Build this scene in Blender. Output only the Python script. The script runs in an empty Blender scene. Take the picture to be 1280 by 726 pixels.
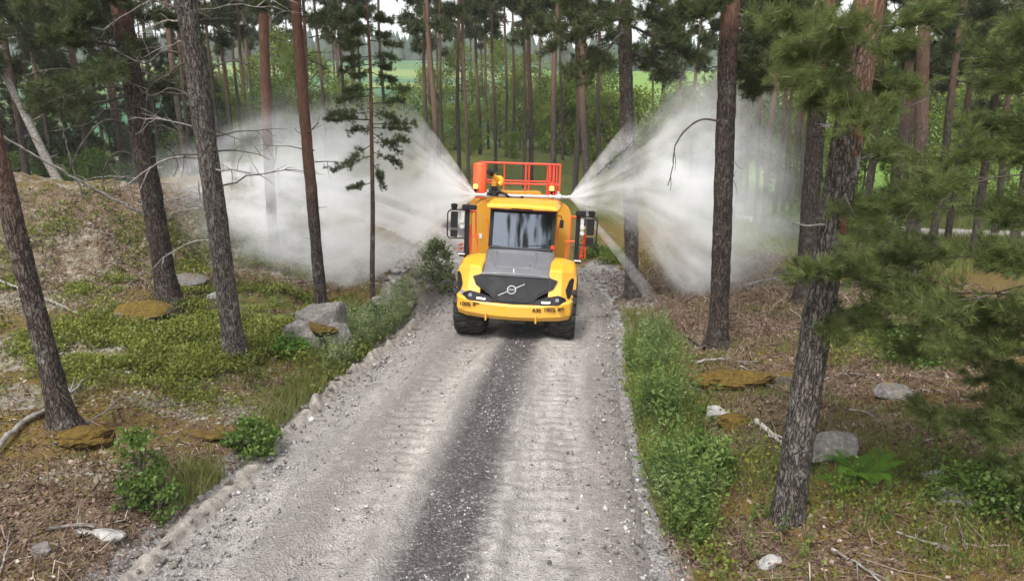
import bpy, bmesh, math, random
import numpy as np
from mathutils import Vector, Matrix

R = math.radians
SC = bpy.context.scene
COL = SC.collection
random.seed(7)
RNG = np.random.default_rng(11)

# ---------------------------------------------------------------- camera
PITCH = 13.5
CAM_Z = 4.2
cam_d = bpy.data.cameras.new('camera')
cam_d.sensor_width = 36.0
cam_d.lens = 853.0 / 1280.0 * 36.0
cam_d.clip_start = 0.1
cam_d.clip_end = 6000
cam = bpy.data.objects.new('camera', cam_d)
COL.objects.link(cam)
cam.location = (0, 0, CAM_Z)
cam.rotation_euler = (R(90 - PITCH), 0, 0)
SC.camera = cam

# ---------------------------------------------------------------- light
SUN_EL, SUN_ROT = R(58), R(205)       # soft overcast light from behind the camera and a little to the left
w = bpy.data.worlds.new('World')
SC.world = w
w.use_nodes = True
nt = w.node_tree
bg = nt.nodes['Background']
sky = nt.nodes.new('ShaderNodeTexSky')
sky.sky_type = 'NISHITA'
sky.sun_disc = False
sky.sun_elevation = SUN_EL
sky.sun_rotation = SUN_ROT
sky.air_density = 1.6
sky.dust_density = 4.0
hs = nt.nodes.new('ShaderNodeHueSaturation')
hs.inputs['Saturation'].default_value = 0.28
hs.inputs['Value'].default_value = 1.3
nt.links.new(sky.outputs[0], hs.inputs['Color'])
nt.links.new(hs.outputs[0], bg.inputs['Color'])
bg.inputs['Strength'].default_value = 0.15

sd = bpy.data.lights.new('sun', 'SUN')
sd.energy = 1.5
sd.angle = R(10)
sd.color = (1.0, 0.975, 0.945)
sun = bpy.data.objects.new('sun', sd)
COL.objects.link(sun)
_sv = Vector((math.sin(SUN_ROT) * math.cos(SUN_EL), math.cos(SUN_ROT) * math.cos(SUN_EL), math.sin(SUN_EL)))
sun.rotation_euler = _sv.to_track_quat('Z', 'Y').to_euler()
sun.location = (0, 0, 40)

SC.view_settings.view_transform = 'Standard'
SC.view_settings.look = 'None'
SC.view_settings.exposure = 0.82
SC.view_settings.gamma = 1.0
SC.render.engine = 'CYCLES'
SC.cycles.max_bounces = 10
SC.cycles.diffuse_bounces = 3
SC.cycles.glossy_bounces = 3
SC.cycles.transparent_max_bounces = 12
SC.cycles.volume_bounces = 6
SC.cycles.volume_step_rate = 1.0
SC.cycles.volume_max_steps = 128
SC.cycles.use_denoising = True
SC.cycles.use_adaptive_sampling = True
SC.cycles.adaptive_threshold = 0.02

# ---------------------------------------------------------------- noise
_G = np.random.default_rng(3).random((8, 256, 256)).astype(np.float32)

def vnoise(x, y, s=0):
    x = np.asarray(x, float); y = np.asarray(y, float)
    xi = np.floor(x).astype(int); yi = np.floor(y).astype(int)
    fx = x - xi; fy = y - yi
    fx = fx * fx * (3 - 2 * fx); fy = fy * fy * (3 - 2 * fy)
    g = _G[s % 8]
    a = g[xi & 255, yi & 255]; b = g[(xi + 1) & 255, yi & 255]
    c = g[xi & 255, (yi + 1) & 255]; d = g[(xi + 1) & 255, (yi + 1) & 255]
    return (a * (1 - fx) + b * fx) * (1 - fy) + (c * (1 - fx) + d * fx) * fy * 1.0

def fbm(x, y, s=0, o=4):
    t = 0; a = 1; n = 0
    for k in range(o):
        t = t + a * (vnoise(x * 2 ** k + 17.3 * k, y * 2 ** k + 5.1 * k, s + k) - .5); n += a; a *= .5
    return t / n * 2                      # about -1 .. 1

def sstep(a, b, x):
    t = np.clip((np.asarray(x, float) - a) / (b - a), 0, 1)
    return t * t * (3 - 2 * t)

# ---------------------------------------------------------------- mesh helpers
def mesh_np(name, V, F, mats=(), midx=None, tint=None, smooth=False, cols=None, uv=None, sharp=0):
    """V (n,3); F (m,3) or (m,4) ints, or a list of such arrays."""
    me = bpy.data.meshes.new(name)
    Fs = F if isinstance(F, list) else [F]
    Fs = [f for f in Fs if len(f)]
    V = np.asarray(V, np.float32)
    me.vertices.add(len(V)); me.vertices.foreach_set('co', V.ravel())
    li = np.concatenate([np.asarray(f, np.int32).ravel() for f in Fs])
    cnt = np.concatenate([np.full(len(f), np.asarray(f).shape[1], np.int32) for f in Fs])
    me.loops.add(len(li)); me.loops.foreach_set('vertex_index', li)
    me.polygons.add(len(cnt))
    st = np.concatenate([[0], np.cumsum(cnt)[:-1]]).astype(np.int32)
    me.polygons.foreach_set('loop_start', st)
    me.polygons.foreach_set('loop_total', cnt)
    for m in mats: me.materials.append(m)
    if midx is not None: me.polygons.foreach_set('material_index', np.asarray(midx, np.int32))
    if smooth: me.polygons.foreach_set('use_smooth', np.ones(len(cnt), bool))
    me.update(calc_edges=True)
    if sharp: me.set_sharp_from_angle(angle=R(sharp))
    if tint is not None:
        a = me.attributes.new('tint', 'FLOAT', 'POINT'); a.data.foreach_set('value', np.asarray(tint, np.float32))
    if cols is not None:
        a = me.attributes.new('cover', 'FLOAT_COLOR', 'POINT'); a.data.foreach_set('color', np.asarray(cols, np.float32).ravel())
    if uv is not None:
        l = me.uv_layers.new(name='UVMap'); l.data.foreach_set('uv', np.asarray(uv, np.float32)[li].ravel())
    return me

def obj(name, me, parent=None, loc=None):
    o = bpy.data.objects.new(name, me)
    COL.objects.link(o)
    if parent is not None: o.parent = parent
    if loc is not None: o.location = loc
    return o

def tag(o, label=None, cat=None, group=None, kind=None):
    if label: o['label'] = label
    if cat: o['category'] = cat
    if group: o['group'] = group
    if kind: o['kind'] = kind
    return o

def thing(name, label, cat, loc=(0, 0, 0), group=None):
    o = bpy.data.objects.new(name, None); COL.objects.link(o)
    o.empty_display_size = .2
    o.location = loc
    return tag(o, label, cat, group)

def copy_thing(o, parent=None):
    c = o.copy(); COL.objects.link(c)
    if parent is not None: c.parent = parent
    for ch in list(o.children): copy_thing(ch, c)
    return c

def frames(D, roll):
    D = D / (np.linalg.norm(D, axis=1, keepdims=True) + 1e-9)
    up = np.where(np.abs(D[:, 2:3]) < .95, np.array([[0, 0, 1.]]), np.array([[1., 0, 0]]))
    X = np.cross(up, D); X /= np.linalg.norm(X, axis=1, keepdims=True)
    Y = np.cross(D, X)
    c = np.cos(roll)[:, None]; s = np.sin(roll)[:, None]
    return X * c + Y * s, -X * s + Y * c, D

def scatter(TV, TF, P, D, S, roll=None):
    """copies of the template (TV,TF) at points P, its z axis along D, size S (n,) or (n,3)"""
    n = len(P)
    if roll is None: roll = RNG.random(n) * 6.283
    X, Y, Z = frames(np.asarray(D, float), roll)
    S = np.asarray(S, float)
    if S.ndim == 1: S = np.repeat(S[:, None], 3, 1)
    T = TV[None] * S[:, None, :]
    V = P[:, None] + T[..., 0:1] * X[:, None] + T[..., 1:2] * Y[:, None] + T[..., 2:3] * Z[:, None]
    F = TF[None] + (np.arange(n) * len(TV))[:, None, None]
    return V.reshape(-1, 3), F.reshape(-1, TF.shape[1])

def tube_np(P, Rr, n=8, cap=True, phase=0., squash=None):
    """tube along the polyline P (k,3) with radii Rr"""
    P = np.asarray(P, float); k = len(P)
    Rr = np.broadcast_to(np.asarray(Rr, float), (k,))
    T = np.gradient(P, axis=0); T /= np.linalg.norm(T, axis=1, keepdims=True) + 1e-9
    ref = np.array([0, 0, 1.]) if abs(T[0, 2]) < .8 else np.array([1., 0, 0])
    X = np.cross(ref, T); X /= np.linalg.norm(X, axis=1, keepdims=True) + 1e-9
    Y = np.cross(T, X)
    a = np.arange(n) / n * 2 * math.pi + phase
    V = P[:, None] + Rr[:, None, None] * (np.cos(a)[None, :, None] * X[:, None] + np.sin(a)[None, :, None] * Y[:, None])
    i = np.arange(k - 1)[:, None] * n; j = np.arange(n)[None]
    F = np.stack([i + j, i + (j + 1) % n, i + n + (j + 1) % n, i + n + j], -1).reshape(-1, 4)
    return V.reshape(-1, 3), F

def outward(me):
    b = bmesh.new(); b.from_mesh(me); bmesh.ops.recalc_face_normals(b, faces=b.faces); b.to_mesh(me); b.free(); return me

class Join:
    """collects quads and triangles of several shapes into one mesh"""
    def __init__(s): s.V = []; s.Q = []; s.T = []; s.n = 0; s.t = []; s.mq = []; s.mt = []
    def add(s, V, F, tint=0., m=0):
        F = np.asarray(F)
        (s.Q if F.shape[1] == 4 else s.T).append(F + s.n)
        (s.mq if F.shape[1] == 4 else s.mt).append(np.full(len(F), m))
        s.V.append(V); s.n += len(V)
        s.t.append(np.broadcast_to(np.asarray(tint, float), (len(V),)))
    def mesh(s, name, mats, smooth=False):
        Fs = []; mi = []
        if s.Q: Fs.append(np.concatenate(s.Q)); mi.append(np.concatenate(s.mq))
        if s.T: Fs.append(np.concatenate(s.T)); mi.append(np.concatenate(s.mt))
        return mesh_np(name, np.concatenate(s.V), Fs, mats, np.concatenate(mi), np.concatenate(s.t), smooth)

# ---------------------------------------------------------------- materials
class NT:
    def __init__(s, name):
        s.m = bpy.data.materials.new(name); s.m.use_nodes = True
        s.t = s.m.node_tree; s.t.nodes.clear()
        s.out = s.n('OutputMaterial')
    def n(s, typ, **kw):
        nd = s.t.nodes.new('ShaderNode' + typ)
        for k, v in kw.items():
            if k.startswith('i_'): s.put(nd, k[2:].replace('_', ' '), v)
            else: setattr(nd, k, v)
        return nd
    def put(s, nd, key, v):
        sock = nd.inputs[key]
        if hasattr(v, 'links') or hasattr(v, 'is_linked'): s.t.links.new(v, sock)
        else: sock.default_value = v
    def link(s, a, b): s.t.links.new(a, b)
    def math(s, op, a, b=0., c=0., clamp=False):
        nd = s.t.nodes.new('ShaderNodeMath'); nd.operation = op; nd.use_clamp = clamp
        for i, v in enumerate((a, b, c)):
            if hasattr(v, 'is_linked'): s.t.links.new(v, nd.inputs[i])
            else: nd.inputs[i].default_value = v
        return nd.outputs[0]
    def mix(s, f, a, b, blend='MIX'):
        nd = s.t.nodes.new('ShaderNodeMix'); nd.data_type = 'RGBA'; nd.blend_type = blend
        for i, v in ((0, f), (6, a), (7, b)):
            if hasattr(v, 'is_linked'): s.t.links.new(v, nd.inputs[i])
            else: nd.inputs[i].default_value = (v if i == 0 else (tuple(v) + (1,))[:4])
        return nd.outputs[2]
    def ramp(s, f, stops, interp='LINEAR'):
        nd = s.t.nodes.new('ShaderNodeValToRGB'); nd.color_ramp.interpolation = interp
        e = nd.color_ramp.elements
        e.remove(e[1])
        for i, (p, c) in enumerate(stops):
            if i == 0: el = e[0]; el.position = p
            else: el = e.new(p)
            el.color = (c, c, c, 1) if isinstance(c, (int, float)) else (tuple(c) + (1,))[:4]
        if hasattr(f, 'is_linked'): s.t.links.new(f, nd.inputs[0])
        return nd.outputs[0]
    def smooth(s, v, a, b):
        nd = s.t.nodes.new('ShaderNodeMapRange'); nd.interpolation_type = 'SMOOTHSTEP'
        s.t.links.new(v, nd.inputs[0]); nd.inputs[1].default_value = a; nd.inputs[2].default_value = b
        return nd.outputs[0]
    def coord(s, which='Object', scale=(1, 1, 1), loc=(0, 0, 0)):
        tc = s.t.nodes.new('ShaderNodeTexCoord'); mp = s.t.nodes.new('ShaderNodeMapping')
        s.t.links.new(tc.outputs[which], mp.inputs[0])
        mp.inputs['Scale'].default_value = scale; mp.inputs['Location'].default_value = loc
        return mp.outputs[0]
    def noise(s, vec, scale, detail=4, rough=.55, dist=0., out='Fac'):
        nd = s.t.nodes.new('ShaderNodeTexNoise')
        if vec is not None: s.t.links.new(vec, nd.inputs['Vector'])
        nd.inputs['Scale'].default_value = scale; nd.inputs['Detail'].default_value = detail
        nd.inputs['Roughness'].default_value = rough; nd.inputs['Distortion'].default_value = dist
        return nd.outputs[out]
    def voro(s, vec, scale, feature='F1', out='Distance', rnd=1.):
        nd = s.t.nodes.new('ShaderNodeTexVoronoi'); nd.feature = feature
        if vec is not None: s.t.links.new(vec, nd.inputs['Vector'])
        nd.inputs['Scale'].default_value = scale; nd.inputs['Randomness'].default_value = rnd
        return nd.outputs[out]
    def attr(s, name, out='Fac'):
        nd = s.t.nodes.new('ShaderNodeAttribute'); nd.attribute_name = name
        return nd.outputs[out]
    def bump(s, h, strength=.5, dist=.02, normal=None):
        nd = s.t.nodes.new('ShaderNodeBump'); s.t.links.new(h, nd.inputs['Height'])
        nd.inputs['Strength'].default_value = strength; nd.inputs['Distance'].default_value = dist
        if normal is not None: s.t.links.new(normal, nd.inputs['Normal'])
        return nd.outputs[0]
    def bsdf(s, col, rough=.8, metal=0., normal=None, spec=.3, coat=0.):
        b = s.n('BsdfPrincipled')
        s.put(b, 'Base Color', col if hasattr(col, 'is_linked') else (tuple(col) + (1,))[:4])
        s.put(b, 'Roughness', rough); s.put(b, 'Metallic', metal)
        b.inputs['Specular IOR Level'].default_value = spec
        if coat: b.inputs['Coat Weight'].default_value = coat; b.inputs['Coat Roughness'].default_value = .08
        if normal is not None: s.t.links.new(normal, b.inputs['Normal'])
        s.t.links.new(b.outputs[0], s.out.inputs[0])
        return b

def mat_leaf(name, c0, c1, transl=.35, rough=.5, hue_scale=None):
    N = NT(name)
    col = N.ramp(N.attr('tint'), [(0, c0), (1, c1)])
    if hue_scale:
        oi = N.n('ObjectInfo').outputs['Random']
        col = N.mix(N.math('MULTIPLY', oi, .5), col, hue_scale)
    b = N.bsdf(col, rough, spec=.25)
    t = N.n('BsdfTranslucent'); N.link(col, t.inputs[0])
    mx = N.n('MixShader'); mx.inputs[0].default_value = transl
    N.link(b.outputs[0], mx.inputs[1]); N.link(t.outputs[0], mx.inputs[2]); N.link(mx.outputs[0], N.out.inputs[0])
    return N.m
# ================================================================ the lie of the land
def resample(pts, step):
    pts = np.asarray(pts, float)
    P = np.vstack([2 * pts[0] - pts[1], pts, 2 * pts[-1] - pts[-2]])
    out = []
    for i in range(1, len(P) - 2):
        a, b, c, d = P[i - 1:i + 3]
        for t in np.linspace(0, 1, 40, endpoint=False):
            out.append(.5 * ((2 * b) + (-a + c) * t + (2 * a - 5 * b + 4 * c - d) * t * t + (-a + 3 * b - 3 * c + d) * t ** 3))
    out.append(pts[-1]); out = np.array(out)
    L = np.concatenate([[0], np.cumsum(np.linalg.norm(np.diff(out, axis=0), axis=1))])
    s = np.arange(0, L[-1], step)
    return np.stack([np.interp(s, L, out[:, k]) for k in range(out.shape[1])], 1)

ROAD = [(-3.4, -15), (-1.9, 0), (-1.22, 6.1), (-.6, 12.4), (.08, 17.5), (.3, 22), (.0, 27), (-1.5, 33), (-5, 39), (-11, 45), (-20, 50), (-34, 54), (-70, 60)]
RC = resample(ROAD, .25)
RT = np.gradient(RC, axis=0); RT /= np.linalg.norm(RT, axis=1, keepdims=True)
PATH = resample([(12.5, 52), (17.5, 44.5), (22.5, 39.8), (27.5, 37), (34, 35), (60, 32)], .3)

def road_d(x, y):
    """signed distance from the road's middle, right of it positive"""
    x = np.asarray(x, float).ravel(); y = np.asarray(y, float).ravel()
    out = np.empty(len(x))
    for i in range(0, len(x), 8000):
        dx = x[i:i + 8000, None] - RC[None, :, 0]; dy = y[i:i + 8000, None] - RC[None, :, 1]
        k = np.argmin(dx * dx + dy * dy, 1); r = np.arange(len(k))
        u = dx[r, k] * RT[k, 1] - dy[r, k] * RT[k, 0]
        dist = np.sqrt(dx[r, k] ** 2 + dy[r, k] ** 2)
        out[i:i + 8000] = np.sign(u) * np.maximum(np.abs(u), np.where(dist > 3, dist, 0))
    return out

def path_d(x, y):
    x = np.asarray(x, float).ravel(); y = np.asarray(y, float).ravel()
    out = np.full(len(x), 99.)
    sel = np.where((x > 8) & (y > 25) & (y < 60))[0]
    for i in range(0, len(sel), 8000):
        k = sel[i:i + 8000]
        out[k] = np.sqrt(((x[k, None] - PATH[None, :, 0]) ** 2 + (y[k, None] - PATH[None, :, 1]) ** 2).min(1))
    return out

def zbase(x, y):
    yy = np.where(y < 40, y, 40 + 8 * (1 - np.exp(-(np.maximum(y, 40) - 40) / 8)))
    z = -.0526 * yy
    wx = 1 - .93 * sstep(3, 17, x)
    z = z + 4.4 * sstep(29, 60, y) * wx
    z = z + 8 * sstep(70, 125, y) + 22 * sstep(110, 330, y) + 12 * sstep(300, 520, y)
    return z

# hummocks and heaps: x, y, radius x, radius y, height
HUMPS = [(4.25, 12.9, .75, .6, .34), (5.6, 13.3, .6, .4, .26), (-3.25, 19.3, .7, 1.0, .62), (-3.6, 20.8, .9, 1.2, .5),
         (4.5, 10.6, .7, .5, .25), (-6.3, 8.55, .55, .4, .3), (3.55, 17.6, .7, 1.6, .3), (9.5, 24.5, 2.2, 1.2, .6),
         (11.5, 22, 2.5, 1.4, .5), (-6.4, 17.3, .8, .6, .3), (-4.9, 15.6, .7, .5, .15), (-8.6, 16.2, 1.2, .8, .2)]

def mound_w(x, y):
    ang = np.arctan2(y - 26, x + 15.5)
    r = np.sqrt(((x + 15.5) / 7.5) ** 2 + ((y - 26.5) / 7) ** 2) + .10 * fbm(x * .25, y * .25, 2, 3) + .05 * fbm(x * 1.1, y * 1.1, 4, 2)
    return sstep(1.25, .62, r), sstep(1.12, 1.0, r)

def terr(x, y, fine=True):
    x = np.asarray(x, float); y = np.asarray(y, float); sh = x.shape
    x = x.ravel(); y = y.ravel()
    d = road_d(x, y); ad = np.abs(d)
    z = zbase(x, y)
    near = sstep(60, 34, y)
    dl = np.maximum(0, -d - 2.75); dr = np.maximum(0, d - 2.7)
    z = z + near * (.95 * (1 - np.exp(-dl / 4.5)) + .12 * sstep(0, .5, dl))
    z = z + near * (-.16 * np.exp(-((dr - .7) / .6) ** 2) * sstep(0, .3, dr) + .28 * sstep(1.2, 6, dr))
    m, lip = mound_w(x, y)
    rid = 1 - np.abs(fbm(x * .7, y * .7, 7, 3)) * 2.2
    z = z + m * 1.7 + lip * (.55 + .34 * fbm(x * .8, y * .8, 5, 3)) + m * (.35 * fbm(x * .5, y * .5, 1, 3) + .20 * rid + .12 * fbm(x * 2.6, y * 2.6, 2, 3))
    for hx, hy, rx, ry, h in HUMPS:
        q = ((x - hx) / rx) ** 2 + ((y - hy) / ry) ** 2
        z = z + h * np.exp(-q * q * .6) * (1 + .25 * fbm(x * 3, y * 3, 3, 2))
    edge = sstep(2.6, 4.2, ad) * sstep(1.0, 2.6, path_d(x, y))
    z = z + edge * (.22 * fbm(x * .33, y * .33, 0, 3) + .09 * fbm(x * 1.25, y * 1.25, 3, 3) * sstep(90, 60, y))
    if fine:
        z = z + sstep(2.7, 3.1, ad) * .06 * fbm(x * 4.2, y * 4.2, 6, 3) * sstep(45, 25, y)
    z = z - .16 * sstep(2.72, 2.4, ad)
    return z.reshape(sh)

_ct, _st = math.cos(R(PITCH)), math.sin(R(PITCH))

def ray(u, v):
    a, b = (u - 640) / 853., (363 - v) / 853.
    return np.array([a, _ct + b * _st, -_st + b * _ct])

def spot(u, v):
    """the place on the ground seen at (u, v)"""
    d = ray(u, v)
    t = np.concatenate([np.arange(3, 40, .05), np.arange(40, 400, .5)])
    P = d[None] * t[:, None]; P[:, 2] += CAM_Z
    g = terr(P[:, 0], P[:, 1], False) - P[:, 2]
    k = int(np.argmax(g > 0)) if (g > 0).any() else len(t) - 1
    return np.array([P[k, 0], P[k, 1], P[k, 2]])

def at_y(u, v, y):
    """the point at distance y seen at (u, v)"""
    d = ray(u, v); t = y / d[1]
    return np.array([d[0] * t, y, CAM_Z + d[2] * t])

def gz(x, y): return float(terr(np.array([x]), np.array([y]))[0])

# ---------------------------------------------------------------- what covers the ground where
# channels: 0 green shrubs and moss, 1 pale lichen, 2 brown needles and brash, 3 grey rubble
BLOBS = []
def blob(ch, u, v, rx, ry, k=1.):
    p = spot(u, v); BLOBS.append((ch, p[0], p[1], rx, ry, k))
for a in [(0, 210, 425, 2.0, 1.4, 1), (0, 150, 440, 1.4, 1.0, .8), (0, 110, 360, 2.0, 1.2, .7), (0, 290, 400, 2.0, 2.0, .9), (0, 240, 460, 1.6, 1.1, .9), (0, 365, 430, .9, .9, .9), (0, 450, 440, .9, 1.5, .8),
          (0, 320, 370, 2.2, 1.8, .6), (0, 500, 400, .8, 1.2, .6), (0, 310, 330, 1.5, 1.2, .6), (0, 1150, 440, 2.2, 1.0, .6), (0, 1250, 620, 1.2, .9, .7), (0, 1060, 620, .6, .4, .4), (0, 1130, 690, .5, .3, .4), (0, 820, 500, .6, 3.5, .9),
          (0, 60, 300, 2.5, 1.5, .22), (0, 150, 260, 2.5, 1.0, .22), (0, 230, 320, 1.5, 1.2, .4), (0, 400, 500, .7, .6, .5), (0, 920, 590, .6, .8, .5), (0, 1000, 320, 4, 5, .8),
          (1, 50, 380, 1.6, 1.5, .9), (1, 60, 440, 1.3, 1.0, .95), (1, 190, 510, .9, .3, .6), (1, 30, 500, .9, .6, .7), (1, 90, 330, 3.2, 2.0, .5), (1, 100, 240, 5, 2.5, .5), (1, 330, 300, 3.0, 3.0, .55), (1, 300, 510, .9, .6, .6),
          (1, 400, 320, 3.5, 4, .8), (1, 130, 600, .7, .3, .5),
          (2, 100, 660, 2.0, 1.0, .95), (2, 190, 640, 1.0, .8, .6), (2, 120, 290, 5.0, 3.0, .85), (2, 60, 260, 4, 3, .8), (2, 220, 290, 2.5, 3, .7), (2, 900, 360, 4.0, 4.0, 1), (2, 870, 400, 2.2, 1.5, 1), (2, 950, 410, 2.5, 2.0, 1), (2, 1060, 470, 2.5, 1.2, .9), (2, 960, 520, 1.6, 1.2, .8),
          (2, 1180, 540, 1.8, .8, .7), (2, 900, 690, 1.5, .5, .7), (2, 1000, 690, 1.5, .6, .6), (2, 1060, 380, 3, 3, .8), (2, 380, 490, .8, .8, .5), (2, 240, 600, .9, .7, .7),
          (3, 775, 370, .9, 3.0, 1), (3, 755, 345, .8, 3.0, 1), (3, 510, 370, .9, 1.4, 1), (3, 470, 320, 3.0, 4.0, 1), (3, 540, 340, 1.2, 5, .8), (3, 800, 395, .7, .7, .8)]:
    blob(*a)

def cover(x, y):
    c = np.zeros((len(x), 4))
    wx = x + .5 * fbm(x * .8, y * .8, 1, 3); wy = y + .5 * fbm(x * .8 + 40, y * .8, 2, 3)
    for ch, bx, by, rx, ry, k in BLOBS:
        q = ((wx - bx) / rx) ** 2 + ((wy - by) / ry) ** 2
        c[:, ch] = np.maximum(c[:, ch], k * np.exp(-.7 * q))
    far = sstep(30, 44, y)
    c[:, 0] = np.maximum(c[:, 0], .75 * far * (1 - .5 * sstep(12, 3, x) * 0))
    d = np.abs(road_d(x, y))
    c[:, 3] = np.maximum(c[:, 3], sstep(3.5, 2.7, d) * .8)
    c[:, 0] = np.maximum(c[:, 0], np.where(x > 14, sstep(9, 1.5, path_d(x, y)) * 1.0, 0))
    return c

def m_ground():
    N = NT('forest_floor')
    P = N.coord('Object')
    cv = N.attr('cover', 'Color'); al = N.attr('cover', 'Alpha')
    sp = N.n('SeparateColor'); N.link(cv, sp.inputs[0])
    n1 = N.noise(P, 1.4, 6, .62); n2 = N.noise(P, 6., 5, .65); n3 = N.noise(P, 24., 3, .6)
    n4 = N.noise(N.coord('Object', loc=(31, 7, 0)), 3.2, 6, .7)
    v1 = N.voro(P, 9.)
    base = N.ramp(N.math('ADD', N.math('MULTIPLY', n1, .6), N.math('MULTIPLY', n2, .4)),
                  [(.30, (.055, .036, .022)), (.42, (.13, .085, .045)), (.50, (.15, .10, .028)), (.58, (.11, .10, .032)), (.70, (.22, .17, .10))])
    def sel(ch, nz, lo, hi, amp=.9):
        v = N.math('ADD', ch, N.math('MULTIPLY', N.math('SUBTRACT', nz, .5), amp))
        return N.smooth(v, lo, hi)
    green = N.ramp(n2, [(.3, (.035, .042, .012)), (.5, (.085, .10, .025)), (.7, (.15, .165, .042))])
    brown = N.ramp(N.math('ADD', N.math('MULTIPLY', n3, .55), N.math('MULTIPLY', n2, .45)), [(.32, (.045, .030, .02)), (.48, (.13, .09, .058)), (.6, (.205, .155, .105)), (.72, (.34, .29, .23))])
    lich = N.ramp(n2, [(.32, (.10, .075, .05)), (.46, (.19, .165, .12)), (.66, (.33, .305, .245))])
    rub = N.ramp(N.math('ADD', N.math('MULTIPLY', n3, .5), N.math('MULTIPLY', n2, .5)), [(.3, (.10, .092, .085)), (.5, (.25, .23, .215)), (.7, (.44, .42, .40))])
    c = N.mix(sel(sp.outputs[2], n4, .3, .6, 1.2), base, brown)
    c = N.mix(sel(sp.outputs[0], n1, .28, .62, 1.4), c, green)
    c = N.mix(sel(sp.outputs[1], n4, .34, .62, 2.0), c, lich)
    c = N.mix(sel(al, n1, .35, .6, .6), c, rub)
    # farmland beyond the forest
    geo = N.n('NewGeometry'); sx = N.n('SeparateXYZ'); N.link(geo.outputs['Position'], sx.inputs[0])
    fld = N.ramp(N.noise(N.coord('Object', scale=(.5, 1.5, 1)), .02, 2), [(.4, (.075, .13, .045)), (.5, (.05, .12, .065)), (.6, (.15, .19, .06))])
    yw = N.math('ADD', sx.outputs[1], N.math('MULTIPLY', n1, 8.))
    c = N.mix(N.smooth(yw, 74., 90.), c, fld)
    mead = N.ramp(n1, [(.3, (.07, .13, .02)), (.6, (.13, .22, .035)), (.8, (.20, .26, .06))])
    mm = N.math('MULTIPLY', N.smooth(sx.outputs[0], 9., 15.), N.smooth(yw, 31., 38.))
    c = N.mix(mm, c, mead)
    b1 = N.bump(n2, .9, .10); b2 = N.bump(n3, .8, .035, b1); b3 = N.bump(v1, .4, .03, b2)
    N.bsdf(c, .95, normal=b3, spec=.15)
    return N.m
M_GROUND = m_ground()

ys = [-25.]
while ys[-1] < 900:
    y_ = ys[-1]
    ys.append(y_ + (1.5 if y_ < 2.5 else max(.065, .0105 * y_) if y_ < 60 else .03 * y_))
ys = np.array(ys)
xa = np.concatenate([np.arange(0, 14, .12), 14 + np.cumsum(.12 * 1.045 ** np.arange(1, 130))])
xa = xa[xa < 700]
xs = np.concatenate([-xa[:0:-1], xa])
gx, gy = np.meshgrid(xs, ys)
gzv = terr(gx, gy)
nV = gx.size; nx = len(xs); ny = len(ys)
idx = np.arange(nV).reshape(ny, nx)
F = np.stack([idx[:-1, :-1], idx[:-1, 1:], idx[1:, 1:], idx[1:, :-1]], -1).reshape(-1, 4)
V = np.stack([gx.ravel(), gy.ravel(), gzv.ravel()], 1)
g = obj('ground', mesh_np('ground', V, F, [M_GROUND], smooth=True, cols=cover(gx.ravel(), gy.ravel())))
tag(g, kind='structure')

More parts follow.
